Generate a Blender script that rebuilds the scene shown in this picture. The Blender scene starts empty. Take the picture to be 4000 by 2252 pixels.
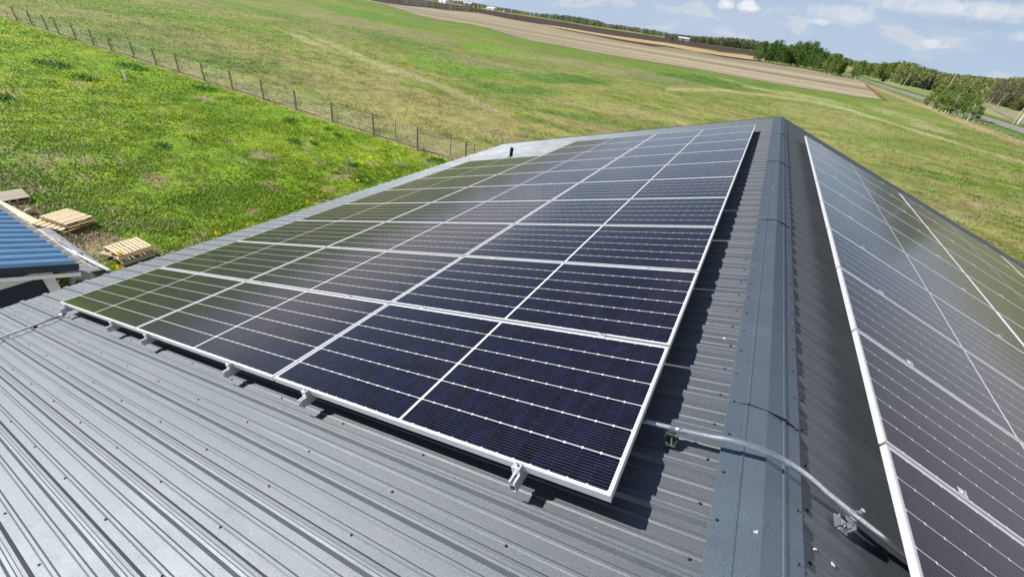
import bpy, math, random
import numpy as np
from mathutils import Matrix, Vector

# ------------------------------------------------------------------ camera
W_IMG, H_IMG, FOC = 4000.0, 2252.0, 1629.95          # survey of the photograph: focal length in its pixels
CAM = np.array([-0.612, -1.104, 1.384])
ROT = np.array([[0.8601874427849666, 0.4937301600476111, 0.12770314144303582],
                [-0.3678415512282549, 0.4272346043671358, 0.8259317078434801],
                [-0.3532281931911025, 0.757430605330031, -0.5491163097599013]])
scene = bpy.context.scene
COL = scene.collection
cd = bpy.data.cameras.new('camera')
cd.sensor_width = 36.0
cd.lens = FOC / W_IMG * 36.0
cd.clip_start = 0.05
cd.clip_end = 9000
cam = bpy.data.objects.new('camera', cd)
COL.objects.link(cam)
m = Matrix.Identity(4)
for i in range(3):
    m[i][0] = ROT[0][i]; m[i][1] = ROT[1][i]; m[i][2] = -ROT[2][i]; m[i][3] = CAM[i]
cam.matrix_world = m
scene.camera = cam

# ------------------------------------------------------------------ light
SUN = Vector((-0.802, -0.16, 0.575)).normalized()      # towards the sun
SUN_EL = math.asin(SUN.z)
SUN_AZ = math.atan2(SUN.x, SUN.y)                      # from +Y towards +X
sl = bpy.data.lights.new('sun', 'SUN')
sl.energy = 5.0
sl.angle = math.radians(0.53)
sl.color = (1.0, 0.965, 0.91)
so = bpy.data.objects.new('sun', sl)
so.rotation_euler = SUN.to_track_quat('Z', 'Y').to_euler()
so.location = (-40, -10, 40)
COL.objects.link(so)

world = bpy.data.worlds.new('World')
scene.world = world
world.use_nodes = True
SKY_STRENGTH = 0.05
CLOUDS = [(-.121, .991, .0590, .0135, .0075, .9, .9, (13, 13, 13)), (-.088, .994, .0600, .0185, .0085, .9, .9, (13, 13, 13.2)), (-.102, .993, .0510, .034, .0040, .7, .6, (7.0, 8.0, 9.8)),
          (.06, .994, .066, .045, .010, 1.3, .60, (11.0, 11.4, 12.2)), (.165, .984, .086, .075, .010, 1.3, .65, (11.2, 11.6, 12.3)), (.20, .975, .072, .07, .007, 1.2, .55, (6.2, 7.4, 9.6)), (.26, .966, .088, .06, .010, 1.3, .6, (11.2, 11.6, 12.3)),
          (.193, .98, .0415, .016, .005, .8, .7, (11.6, 12, 12.6)), (.035, .998, .052, .014, .004, .9, .6, (11.6, 12, 12.6)), (.31, .95, .062, .05, .006, 1.0, .5, (11, 11.5, 12.2)),
          (-.83, .55, .060, .34, .055, .9, .9, (15.5, 14.2, 13.2)), (-.62, .78, .085, .18, .035, .9, .75, (14, 13.4, 13))]
def build_world():
    nt = world.node_tree
    N, Lk = nt.nodes, nt.links
    N.clear()
    out = N.new('ShaderNodeOutputWorld')
    bg = N.new('ShaderNodeBackground')
    bg.inputs['Strength'].default_value = SKY_STRENGTH
    sky = N.new('ShaderNodeTexSky')
    sky.sky_type = 'NISHITA'
    sky.sun_disc = False
    sky.sun_elevation = SUN_EL
    sky.sun_rotation = SUN_AZ
    sky.altitude = 600
    sky.air_density = 1.0
    sky.dust_density = 0.1
    sky.ozone_density = 2.5
    tc = N.new('ShaderNodeTexCoord')
    sep = N.new('ShaderNodeSeparateXYZ')
    Lk.new(tc.outputs['Generated'], sep.inputs[0])
    def math_(op, a, b=None):
        n = N.new('ShaderNodeMath'); n.operation = op
        for k, v in enumerate((a, b)):
            if v is None: continue
            if isinstance(v, (int, float)): n.inputs[k].default_value = v
            else: Lk.new(v, n.inputs[k])
        return n.outputs[0]
    zz = math_('MAXIMUM', sep.outputs[2], 0.0)
    den = math_('ADD', zz, 0.22)
    comb = N.new('ShaderNodeCombineXYZ')                # clouds on a flat deck overhead
    Lk.new(math_('DIVIDE', sep.outputs[0], den), comb.inputs[0])
    Lk.new(math_('DIVIDE', sep.outputs[1], den), comb.inputs[1])
    def cloud(scale, detail, lo, hi, off, rough=0.55, dist=0.0):
        mp = N.new('ShaderNodeMapping'); mp.inputs['Location'].default_value = off
        Lk.new(comb.outputs[0], mp.inputs['Vector'])
        t = N.new('ShaderNodeTexNoise')
        t.inputs['Scale'].default_value = scale
        t.inputs['Detail'].default_value = detail
        t.inputs['Roughness'].default_value = rough
        t.inputs['Distortion'].default_value = dist
        Lk.new(mp.outputs[0], t.inputs['Vector'])
        r = N.new('ShaderNodeMapRange'); r.interpolation_type = 'SMOOTHSTEP'
        r.inputs['From Min'].default_value = lo
        r.inputs['From Max'].default_value = hi
        Lk.new(t.outputs['Fac'], r.inputs['Value'])
        return r.outputs['Result'], t.outputs['Fac']
    veil, _ = cloud(0.55, 4, 0.40, 0.72, (3.1, 1.7, 0.0))
    puff, pf = cloud(2.3, 8, 0.53, 0.70, (7.3, 2.2, 0.4), 0.56, 0.2)
    mx = N.new('ShaderNodeMix'); mx.data_type = 'RGBA'
    mx.inputs['B'].default_value = (7.6, 8.7, 10.8, 1)
    low = N.new('ShaderNodeMapRange'); low.interpolation_type = 'SMOOTHSTEP'     # clear deep blue overhead
    low.inputs['From Min'].default_value = 0.14; low.inputs['From Max'].default_value = 0.48
    low.inputs['To Min'].default_value = 1.0; low.inputs['To Max'].default_value = 0.12
    Lk.new(sep.outputs[2], low.inputs['Value'])
    Lk.new(math_('MULTIPLY', math_('MULTIPLY', veil, 0.55), low.outputs['Result']), mx.inputs['Factor'])
    hz = N.new('ShaderNodeMapRange'); hz.interpolation_type = 'SMOOTHSTEP'      # paler air towards the horizon
    hz.inputs['From Min'].default_value = 0.0; hz.inputs['From Max'].default_value = 0.36
    hz.inputs['To Min'].default_value = 0.85; hz.inputs['To Max'].default_value = 0.0
    Lk.new(sep.outputs[2], hz.inputs['Value'])
    air = N.new('ShaderNodeMix'); air.data_type = 'RGBA'
    air.inputs['B'].default_value = (6.5, 8.5, 11.5, 1)
    Lk.new(hz.outputs['Result'], air.inputs['Factor']); Lk.new(sky.outputs[0], air.inputs['A'])
    east = N.new('ShaderNodeMapRange'); east.interpolation_type = 'SMOOTHSTEP'   # thin white overcast low in the east
    east.inputs['From Min'].default_value = 0.33; east.inputs['From Max'].default_value = 0.70
    Lk.new(sep.outputs[0], east.inputs['Value'])
    oc = N.new('ShaderNodeMix'); oc.data_type = 'RGBA'; oc.inputs['B'].default_value = (15.5, 14.6, 15.0, 1)
    Lk.new(math_('MULTIPLY', east.outputs['Result'], 0.85), oc.inputs['Factor'])
    Lk.new(air.outputs['Result'], oc.inputs['A']); Lk.new(oc.outputs['Result'], mx.inputs['A'])
    ramp = N.new('ShaderNodeMix'); ramp.data_type = 'RGBA'
    ramp.inputs['A'].default_value = (10.4, 10.6, 11.0, 1)
    ramp.inputs['B'].default_value = (6.2, 7.0, 8.4, 1)
    rr = N.new('ShaderNodeMapRange')
    rr.inputs['From Min'].default_value = 0.62; rr.inputs['From Max'].default_value = 0.78
    Lk.new(pf, rr.inputs['Value'])
    Lk.new(rr.outputs['Result'], ramp.inputs['Factor'])
    mx2 = N.new('ShaderNodeMix'); mx2.data_type = 'RGBA'
    Lk.new(math_('MULTIPLY', math_('MULTIPLY', puff, 0.85), low.outputs['Result']), mx2.inputs['Factor'])
    Lk.new(mx.outputs['Result'], mx2.inputs['A'])
    Lk.new(ramp.outputs['Result'], mx2.inputs['B'])
    # single clouds: direction of the middle, angular size, flatness, whiteness
    last = mx2.outputs['Result']
    wob = N.new('ShaderNodeTexNoise'); wob.inputs['Scale'].default_value = 60.0; wob.inputs['Detail'].default_value = 6; wob.inputs['Roughness'].default_value = 0.62
    Lk.new(tc.outputs['Generated'], wob.inputs['Vector'])
    for (dx, dy, dz, sx, sz, soft, amt, colr) in CLOUDS:
        ctr = Vector((dx, dy, dz)).normalized(); side = Vector((ctr.y, -ctr.x, 0)).normalized()
        def dot(vx):
            n = N.new('ShaderNodeVectorMath'); n.operation = 'DOT_PRODUCT'; n.inputs[1].default_value = vx
            Lk.new(tc.outputs['Generated'], n.inputs[0]); return n.outputs['Value']
        a = math_('DIVIDE', dot(side), sx)
        b_ = math_('DIVIDE', math_('SUBTRACT', sep.outputs[2], ctr.z), sz)
        fwd = math_('GREATER_THAN', dot(ctr), 0.3)
        rr2 = math_('ADD', math_('MULTIPLY', a, a), math_('MULTIPLY', b_, b_))
        rr2 = math_('ADD', rr2, math_('MULTIPLY', math_('SUBTRACT', wob.outputs['Fac'], 0.5), 5.0))
        mr_ = N.new('ShaderNodeMapRange'); mr_.interpolation_type = 'SMOOTHSTEP'
        mr_.inputs['From Min'].default_value = 1.0 - soft; mr_.inputs['From Max'].default_value = 1.0 + soft
        mr_.inputs['To Min'].default_value = amt; mr_.inputs['To Max'].default_value = 0.0
        Lk.new(rr2, mr_.inputs['Value'])
        mc = N.new('ShaderNodeMix'); mc.data_type = 'RGBA'; mc.inputs['B'].default_value = (*colr, 1)
        Lk.new(math_('MULTIPLY', mr_.outputs['Result'], fwd), mc.inputs['Factor']); Lk.new(last, mc.inputs['A'])
        last = mc.outputs['Result']
    Lk.new(last, bg.inputs['Color'])
    Lk.new(bg.outputs[0], out.inputs['Surface'])
build_world()
vs = scene.view_settings
vs.view_transform = 'Standard'
vs.look = 'None'
vs.gamma = 1.0
vs.use_curve_mapping = False
vs.exposure = 0.5
scene.render.engine = 'CYCLES'
scene.cycles.max_bounces = 6
scene.render.resolution_x = 1024
scene.render.resolution_y = 576

random.seed(7)
RNG = np.random.default_rng(11)
GZ = -6.0                                              # ground level
TH = 0.3177                                            # roof pitch
CT, ST = math.cos(TH), math.sin(TH)
Z0 = -0.1874                                           # where the two roof planes meet
HP = -Z0 * CT                                          # panel tops above the roof pans

def L3(d, y, h): return (-d * CT - h * ST, y, Z0 - d * ST + h * CT)     # on the left slope: d down from the ridge, h above the pans
def R3(d, y, h): return (d * CT + h * ST, y, Z0 - d * ST + h * CT)      # on the right slope
def ray(u, v): return ROT.T @ np.array([(u - W_IMG / 2) / FOC, -(v - H_IMG / 2) / FOC, 1.0])
def G(u, v, z=GZ):                                      # surveyed ground point
    d = ray(u, v); t = (z - CAM[2]) / d[2]
    p = CAM + t * d
    return (float(p[0]), float(p[1]), float(z))
def pix(P):
    q = ROT @ (np.asarray(P, float) - CAM)
    return W_IMG / 2 + FOC * q[0] / q[2], H_IMG / 2 - FOC * q[1] / q[2]
def top_of(base, v):                                    # height of an upright at base whose top shows at picture row v
    hs = np.linspace(0.1, 60, 1200)
    vv = np.array([pix((base[0], base[1], base[2] + h))[1] for h in hs])
    return float(hs[np.argmin(abs(vv - v))])

# ------------------------------------------------------------------ noise in numpy
def _hash(ix, iy, seed):
    h = (ix.astype(np.int64) * 374761393 + iy.astype(np.int64) * 668265263 + seed * 974634777) & 0xffffffff
    h = ((h ^ (h >> 13)) * 1274126177) & 0xffffffff
    return ((h ^ (h >> 16)) & 0xffffff) / float(0xffffff)
def vnoise(x, y, seed=0):
    x = np.asarray(x, float); y = np.asarray(y, float)
    ix, iy = np.floor(x), np.floor(y); fx, fy = x - ix, y - iy
    fx = fx * fx * (3 - 2 * fx); fy = fy * fy * (3 - 2 * fy)
    a = _hash(ix, iy, seed); b = _hash(ix + 1, iy, seed); c = _hash(ix, iy + 1, seed); d = _hash(ix + 1, iy + 1, seed)
    return (a + (b - a) * fx) * (1 - fy) + (c + (d - c) * fx) * fy
def fbm(x, y, seed=0, oct=4):
    s = 0; a = 0.5; t = 0
    for k in range(oct):
        s = s + a * vnoise(x * 2 ** k + 17.3 * k, y * 2 ** k - 9.1 * k, seed + k); t += a; a *= 0.55
    return s / t
def sstep(a, b, x):
    t = np.clip((x - a) / (b - a), 0, 1); return t * t * (3 - 2 * t)

# ------------------------------------------------------------------ mesh helpers
class MB:
    def __init__(s): s.v = []; s.f = []
    def add(s, vs_, fs):
        o = len(s.v); s.v += [tuple(map(float, p)) for p in vs_]; s.f += [tuple(i + o for i in f) for f in fs]
        return s
    def box(s, c, size, ax=None):
        c = Vector(c); hx, hy, hz = (k / 2 for k in size)
        ax = ax or (Vector((1, 0, 0)), Vector((0, 1, 0)), Vector((0, 0, 1)))
        P = []
        for dz in (-1, 1):
            for dx, dy in ((-1, -1), (1, -1), (1, 1), (-1, 1)):
                P.append(c + ax[0] * dx * hx + ax[1] * dy * hy + ax[2] * dz * hz)
        return s.add(P, [(3, 2, 1, 0), (4, 5, 6, 7), (0, 1, 5, 4), (1, 2, 6, 5), (2, 3, 7, 6), (3, 0, 4, 7)])
    def bar(s, a, b, w, h, up=(0, 0, 1)):
        a, b = Vector(a), Vector(b); d = (b - a); L = d.length; d.normalize()
        up = Vector(up); x = d.cross(up)
        if x.length < 1e-4: x = d.cross(Vector((1, 0, 0)))
        x.normalize(); z = x.cross(d)
        return s.box((a + b) / 2, (w, L, h), (x, d, z))
    def tube(s, path, r, n=10, cap=True):
        path = [Vector(p) for p in path]; k = len(path)
        rs = r if isinstance(r, (list, tuple)) else [r] * k
        o = len(s.v); ref = None
        for i, p in enumerate(path):
            d = (path[min(i + 1, k - 1)] - path[max(i - 1, 0)]).normalized()
            if ref is None: ref = d.orthogonal().normalized()
            x = (ref - d * ref.dot(d)).normalized(); ref = x; y = d.cross(x)
            for j in range(n):
                a = 2 * math.pi * j / n
                q = p + (x * math.cos(a) + y * math.sin(a)) * rs[i]
                s.v.append((q.x, q.y, q.z))
        for i in range(k - 1):
            for j in range(n):
                j2 = (j + 1) % n
                s.f.append((o + i * n + j, o + i * n + j2, o + (i + 1) * n + j2, o + (i + 1) * n + j))
        if cap:
            s.f.append(tuple(o + j for j in reversed(range(n)))); s.f.append(tuple(o + (k - 1) * n + j for j in range(n)))
        return s
    def ball(s, c, r, n=10, m_=6, sz=(1, 1, 1)):
        o = len(s.v); c = Vector(c)
        for i in range(m_ + 1):
            t = math.pi * i / m_
            for j in range(n):
                a = 2 * math.pi * j / n
                s.v.append((c.x + r * sz[0] * math.sin(t) * math.cos(a), c.y + r * sz[1] * math.sin(t) * math.sin(a), c.z + r * sz[2] * math.cos(t)))
        for i in range(m_):
            for j in range(n):
                s.f.append((o + i * n + j, o + (i + 1) * n + j, o + (i + 1) * n + (j + 1) % n, o + i * n + (j + 1) % n))
        return s
    def build(s, name, mat, parent=None, smooth=False, loc=None):
        me = bpy.data.meshes.new(name)
        me.from_pydata(s.v, [], s.f); me.validate(); me.update()
        if smooth:
            me.polygons.foreach_set('use_smooth', [True] * len(me.polygons))
        me.materials.append(mat)
        o = bpy.data.objects.new(name, me); COL.objects.link(o)
        if parent is not None: o.parent = parent
        if loc is not None: o.location = loc
        return o

def raw_mesh(name, verts, faces_flat, fsize, mat, cols=None, parent=None, smooth=False):
    """numpy arrays straight into a mesh; every face has fsize corners"""
    me = bpy.data.meshes.new(name)
    nv = len(verts); nf = len(faces_flat) // fsize
    me.vertices.add(nv); me.vertices.foreach_set('co', np.asarray(verts, np.float32).ravel())
    me.loops.add(nf * fsize); me.loops.foreach_set('vertex_index', np.asarray(faces_flat, np.int32).ravel())
    me.polygons.add(nf)
    me.polygons.foreach_set('loop_start', np.arange(0, nf * fsize, fsize, dtype=np.int32))
    me.polygons.foreach_set('loop_total', np.full(nf, fsize, np.int32))
    if smooth: me.polygons.foreach_set('use_smooth', np.ones(nf, bool))
    me.update(calc_edges=True)
    if cols is not None:
        a = me.color_attributes.new('tint', 'FLOAT_COLOR', 'POINT')
        c4 = np.ones((nv, 4), np.float32); c4[:, :3] = cols
        a.data.foreach_set('color', c4.ravel())
    me.materials.append(mat)
    o = bpy.data.objects.new(name, me); COL.objects.link(o)
    if parent is not None: o.parent = parent
    return o

def tag(o, label=None, cat=None, group=None, kind=None):
    if label: o['label'] = label
    if cat: o['category'] = cat
    if group: o['group'] = group
    if kind: o['kind'] = kind
    return o
def empty(name, loc=(0, 0, 0), rot=(0, 0, 0)):
    o = bpy.data.objects.new(name, None); COL.objects.link(o)
    o.location = loc; o.rotation_euler = rot; o.empty_display_size = 0.2
    return o
def copy_tree(o, parent=None):
    c = o.copy(); COL.objects.link(c)
    if parent is not None: c.parent = parent
    for ch in list(o.children): copy_tree(ch, c)
    return c

# ------------------------------------------------------------------ materials
class NB:
    """small node builder"""
    def __init__(s, name):
        s.m = bpy.data.materials.new(name); s.m.use_nodes = True
        s.nt = s.m.node_tree; s.N = s.nt.nodes; s.L = s.nt.links
        s.N.clear(); s.out = s.N.new('ShaderNodeOutputMaterial')
        s.p = s.N.new('ShaderNodeBsdfPrincipled'); s.L.new(s.p.outputs[0], s.out.inputs[0])
    def set(s, inp, v):
        i = s.p.inputs[inp]
        if hasattr(v, 'links') or isinstance(v, bpy.types.NodeSocket): s.L.new(v, i)
        else: i.default_value = v
    def coord(s, which='Object', scale=None, loc=None):
        t = s.N.new('ShaderNodeTexCoord').outputs[which]
        if scale is None and loc is None: return t
        mp = s.N.new('ShaderNodeMapping'); s.L.new(t, mp.inputs[0])
        if scale is not None: mp.inputs['Scale'].default_value = scale
        if loc is not None: mp.inputs['Location'].default_value = loc
        return mp.outputs[0]
    def noise(s, vec, scale, detail=3, rough=0.55, out='Fac', dist=0):
        t = s.N.new('ShaderNodeTexNoise'); s.L.new(vec, t.inputs['Vector'])
        t.inputs['Scale'].default_value = scale; t.inputs['Detail'].default_value = detail
        t.inputs['Roughness'].default_value = rough; t.inputs['Distortion'].default_value = dist
        return t.outputs[out]
    def mr(s, v, a, b, c=0.0, d=1.0, smooth=False):
        r = s.N.new('ShaderNodeMapRange'); s.L.new(v, r.inputs['Value'])
        if smooth: r.interpolation_type = 'SMOOTHSTEP'
        for k, x in zip(('From Min', 'From Max', 'To Min', 'To Max'), (a, b, c, d)): r.inputs[k].default_value = x
        return r.outputs['Result']
    def mix(s, f, a, b, mode='MIX'):
        n = s.N.new('ShaderNodeMix'); n.data_type = 'RGBA'; n.blend_type = mode
        for k, x in (('Factor', f), ('A', a), ('B', b)):
            if isinstance(x, bpy.types.NodeSocket): s.L.new(x, n.inputs[k])
            elif k == 'Factor': n.inputs[k].default_value = x
            else: n.inputs[k].default_value = (*x, 1) if len(x) == 3 else x
        return n.outputs['Result']
    def math(s, op, a, b=None, c=None):
        n = s.N.new('ShaderNodeMath'); n.operation = op
        for k, x in enumerate((a, b, c)):
            if x is None: continue
            if isinstance(x, bpy.types.NodeSocket): s.L.new(x, n.inputs[k])
            else: n.inputs[k].default_value = x
        return n.outputs[0]
    def xyz(s, vec):
        n = s.N.new('ShaderNodeSeparateXYZ'); s.L.new(vec, n.inputs[0]); return n.outputs
    def attr(s, name='tint'):
        n = s.N.new('ShaderNodeAttribute'); n.attribute_name = name; return n.outputs['Color']
    def bump(s, h, strength, dist):
        b = s.N.new('ShaderNodeBump'); b.inputs['Strength'].default_value = strength; b.inputs['Distance'].default_value = dist
        s.L.new(h, b.inputs['Height']); s.L.new(b.outputs[0], s.p.inputs['Normal'])

def plain(name, col, rough=0.6, metal=0.0, var=0.18, scale=8.0, bump=0.0, bscale=60, spec=0.5):
    b = NB(name); co = b.coord()
    n = b.noise(co, scale, 4)
    k = b.mr(n, 0.3, 0.7, 1 - var, 1 + var)
    c = b.mix(1.0, col, k, 'MULTIPLY')
    b.set('Base Color', c); b.set('Roughness', rough); b.set('Metallic', metal); b.set('Specular IOR Level', spec)
    if bump: b.bump(b.noise(co, bscale, 2), bump, 0.01)
    return b.m

def mat_roof(name, base, r0):
    b = NB(name); co = b.coord()
    grain = b.noise(co, 230.0, 2, 0.7)
    big = b.noise(b.coord(scale=(1.2, 2.5, 1.2)), 1.3, 4)
    dirt = b.noise(b.coord(scale=(1.0, 9.0, 1.0)), 2.0, 5, 0.65)
    k = b.mr(grain, 0.25, 0.75, 0.62, 1.42)
    c = b.mix(1.0, base, k, 'MULTIPLY')
    c = b.mix(b.mr(dirt, 0.5, 0.8, 0.0, 0.22), c, (0.24, 0.24, 0.235))
    specks = b.noise(co, 60.0, 1)
    c = b.mix(b.mr(specks, 0.76, 0.80, 0.0, 0.5), c, (0.45, 0.44, 0.42))
    scuff = b.noise(b.coord(scale=(3.0, 14.0, 3.0)), 3.0, 6, 0.75, dist=0.8)
    b.set('Base Color', c); b.set('Metallic', 0.68); b.set('Specular Tint', (0.25, 0.26, 0.275, 1))
    rg_ = b.mr(big, 0.3, 0.7, r0 - 0.05, r0 + 0.07)
    b.set('Roughness', b.math('ADD', rg_, b.mr(scuff, 0.55, 0.8, 0.0, 0.12)))
    b.bump(b.noise(co, 330.0, 2, 0.6), 0.35, 0.002)
    return b.m

M = {}
M['roof'] = mat_roof('charcoal_painted_steel', (0.165, 0.183, 0.200), 0.54)
M['cap'] = mat_roof('charcoal_trim_steel', (0.175, 0.215, 0.260), 0.42)
M['aluminium'] = plain('anodised_aluminium', (0.74, 0.75, 0.77), 0.34, 0.55, 0.06, 30)
M['frame'] = plain('panel_frame_aluminium', (0.66, 0.67, 0.70), 0.36, 0.35, 0.05, 20)
M['galv'] = plain('galvanised_steel', (0.60, 0.63, 0.67), 0.30, 0.85, 0.16, 60)
M['bright_steel'] = plain('zinc_plated_steel', (0.70, 0.73, 0.76), 0.18, 0.9, 0.1, 40)
M['dark_steel'] = plain('dark_steel', (0.06, 0.065, 0.07), 0.45, 0.3, 0.2, 40)
M['black'] = plain('black_rubber', (0.012, 0.012, 0.013), 0.5)
M['putty'] = plain('pale_sealant', (0.55, 0.52, 0.47), 0.4)
M['screw'] = plain('painted_screw', (0.035, 0.038, 0.042), 0.4, 0.2)

def mat_cells():
    b = NB('solar_cells_under_glass'); co = b.coord(); x, y, z = b.xyz(co)
    PL, PW = 2.402, 1.134
    sw = (PW - 0.036) / 6.0
    ys = b.math('SUBTRACT', y, 0.018)
    fy = b.math('PINGPONG', ys, sw / 2)                # distance to the nearest string edge
    xc = b.math('ABSOLUTE', b.math('SUBTRACT', x, PL / 2))
    hl = (PL - 0.036 - 0.016) / 2; cl = hl / 13.0
    xs = b.math('SUBTRACT', xc, 0.008)
    fx = b.math('PINGPONG', xs, cl / 2)
    dline = b.math('PINGPONG', b.math('ADD', ys, sw / 2 * 0), sw / 2)
    gap = b.mr(dline, 0.0014, 0.0026, 1.0, 0.0)
    dia = b.mr(b.math('ADD', fx, dline), 0.0075, 0.0095, 1.0, 0.0)
    mid = b.mr(xc, 0.0075, 0.0090, 1.0, 0.0)
    rim = b.math('MAXIMUM', b.mr(x, 0.017, 0.019, 1, 0), b.mr(x, PL - 0.019, PL - 0.017, 0, 1))
    rim = b.math('MAXIMUM', rim, b.math('MAXIMUM', b.mr(y, 0.017, 0.019, 1, 0), b.mr(y, PW - 0.019, PW - 0.017, 0, 1)))
    white = b.math('MAXIMUM', b.math('MAXIMUM', gap, dia), b.math('MAXIMUM', mid, rim))
    cellgap = b.mr(fx, 0.0004, 0.0012, 1.0, 0.0)
    wire = b.mr(b.math('PINGPONG', b.math('ADD', ys, 0.0083), sw / 22.0), 0.00028, 0.00060, 1.0, 0.0)
    n = b.noise(co, 1.3, 2)
    ci = b.math('FLOOR', b.math('DIVIDE', xs, cl))
    tone = b.noise(b.coord(scale=(11, 5.5, 1)), 1.0, 0)
    cell = b.mix(b.mr(tone, 0.3, 0.7), (0.0024, 0.0026, 0.009), (0.0042, 0.0050, 0.022))
    c = b.mix(b.math('MULTIPLY', cellgap, 0.35), cell, (0.05, 0.05, 0.08))
    c = b.mix(b.math('MULTIPLY', wire, 0.42), c, (0.30, 0.31, 0.36))
    c = b.mix(white, c, (0.72, 0.73, 0.74))
    dust = b.noise(co, 14.0, 5, 0.7)
    smear = b.noise(b.coord(scale=(2.0, 5.0, 1.0)), 2.3, 5, 0.7, dist=1.5)
    c = b.mix(b.mr(dust, 0.35, 0.9, 0.0, 0.022), c, (0.42, 0.40, 0.38))
    c = b.mix(b.mr(smear, 0.60, 0.85, 0.0, 0.05), c, (0.4, 0.42, 0.46))
    b.set('Base Color', c)
    b.set('IOR', 1.36)
    b.set('Roughness', b.mr(smear, 0.3, 0.8, 0.085, 0.16))
    b.set('Specular IOR Level', 0.42)
    b.set('Specular Tint', (0.66, 0.82, 1.0, 1)); b.set('Sheen Weight', 0.006); b.set('Sheen Roughness', 0.35)
    return b.m
M['cells'] = mat_cells()

def mat_tint(name, rough=0.75, trans=0.0, spec=0.2, nscale=None, nv=0.25, up=0.0):
    b = NB(name); c = b.attr()
    if nscale:
        k = b.mr(b.noise(b.coord(), nscale, 4, 0.65), 0.25, 0.75, 1 - nv, 1 + nv)
        c = b.mix(1.0, c, k, 'MULTIPLY')
    b.set('Base Color', c); b.set('Roughness', rough); b.set('Specular IOR Level', spec)
    if up:                                             # blades and leaves scatter like a canopy, not like little boards
        g = b.N.new('ShaderNodeNewGeometry'); va = b.N.new('ShaderNodeMix'); va.data_type = 'VECTOR'
        va.inputs[0].default_value = up; b.L.new(g.outputs['Normal'], va.inputs[4]); va.inputs[5].default_value = (0, 0, 1)
        vn = b.N.new('ShaderNodeVectorMath'); vn.operation = 'NORMALIZE'; b.L.new(va.outputs[1], vn.inputs[0]); b.L.new(vn.outputs[0], b.p.inputs['Normal'])
    if trans:
        t = b.N.new('ShaderNodeBsdfTranslucent'); b.L.new(c, t.inputs['Color'])
        mx = b.N.new('ShaderNodeMixShader'); mx.inputs[0].default_value = trans
        b.L.new(b.p.outputs[0], mx.inputs[1]); b.L.new(t.outputs[0], mx.inputs[2]); b.L.new(mx.outputs[0], b.out.inputs[0])
    return b.m
M['grass'] = mat_tint('grass_blades', 0.6, 0.25, up=0.75)
M['leaf'] = mat_tint('leaves', 0.6, 0.35, up=0.3)
M['needle'] = mat_tint('needles', 0.7, 0.1)
def mat_ground():
    b = NB('turf'); c = b.attr(); co = b.coord()
    n1 = b.noise(co, 1.4, 5, 0.7); n2 = b.noise(co, 7.0, 4, 0.7)
    n3 = b.noise(b.coord(scale=(0.09, 0.3, 1.0)), 1.0, 6, 0.65)
    c = b.mix(1.0, c, b.mr(n1, 0.25, 0.75, 0.66, 1.34), 'MULTIPLY')
    c = b.mix(1.0, c, b.mr(n2, 0.3, 0.7, 0.55, 1.45), 'MULTIPLY')
    c = b.mix(1.0, c, b.mr(n3, 0.3, 0.7, 0.82, 1.18), 'MULTIPLY')
    b.set('Base Color', c); b.set('Roughness', 0.9); b.set('Specular IOR Level', 0.1)
    h = b.math('ADD', b.math('MULTIPLY', n1, 0.6), b.math('MULTIPLY', n2, 0.5))
    b.bump(h, 0.9, 0.16)
    return b.m
M['ground'] = mat_ground()
def mat_field(name, ca, cb, sx, sy, ang, rough=0.95):
    b = NB(name)
    t = b.N.new('ShaderNodeTexCoord').outputs['Object']
    mp = b.N.new('ShaderNodeMapping'); b.L.new(t, mp.inputs[0])
    mp.inputs['Rotation'].default_value = (0, 0, ang); mp.inputs['Scale'].default_value = (sx, sy, 1)
    n = b.noise(mp.outputs[0], 1.0, 5, 0.6)
    n2 = b.noise(t, 0.8, 3, 0.7)
    c = b.mix(b.mr(n, 0.32, 0.68), ca, cb)
    c = b.mix(1.0, c, b.mr(n2, 0.3, 0.7, 0.8, 1.2), 'MULTIPLY')
    b.set('Base Color', c); b.set('Roughness', rough); b.set('Specular IOR Level', 0.1)
    return b.m
# ------------------------------------------------------------------ the building we stand on
RY0, SP = -1.3364, 0.2536                              # first rib, rib spacing
Y_NEAR, Y_FAR, D_EAVE = -7.0, 14.2, 9.62
bld = tag(empty('metal_roofed_building', (0, 0, GZ)), 'dark grey ribbed metal roofed building with a long ridge, carrying both solar arrays', 'building')
def local(P): return (P[0], P[1], P[2] - GZ)            # parts sit in the building's own frame

def rib_profile(y0, y1, sp, ry0):
    out = []
    k0 = int(math.floor((y0 - ry0) / sp)) - 1
    k1 = int(math.ceil((y1 - ry0) / sp)) + 1
    for k in range(k0, k1):
        c = ry0 + k * sp
        for dy, h in ((-.0350, 0), (-.0215, .0185), (-.009, .0192), (-.005, .0162), (.005, .0162), (.009, .0192), (.0215, .0185), (.0350, 0)):
            out.append((c + dy, h))
        for q in (1, 2):
            cc = c + q * sp / 3
            for dy, h in ((-.0125, 0), (-.0055, .0045), (.0055, .0045), (.0125, 0)):
                out.append((cc + dy, h))
    return [p for p in out if y0 <= p[0] <= y1]
PROF = rib_profile(Y_NEAR, Y_FAR, SP, RY0)
def roof_sheet(F, side):
    mb = MB(); n = len(PROF)
    ds = [0.10] + [0.10 + (D_EAVE - 0.10) * i / 24 for i in range(1, 25)]
    for i, d in enumerate(ds):
        for (y, h) in PROF:
            wob = 0.0016 * (float(vnoise(d * 1.7, y * 4.0, 3 + side)) - 0.5) if h < 0.001 else 0.0
            mb.v.append(local(F(d, y, h + wob)))
    for i in range(len(ds) - 1):
        for j in range(n - 1):
            a = i * n + j
            f = (a, a + 1, a + n + 1, a + n)
            mb.f.append(f if side > 0 else f[::-1])
    return mb
roof_sheet(L3, -1).build('roof_panel', M['roof'], bld)
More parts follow.
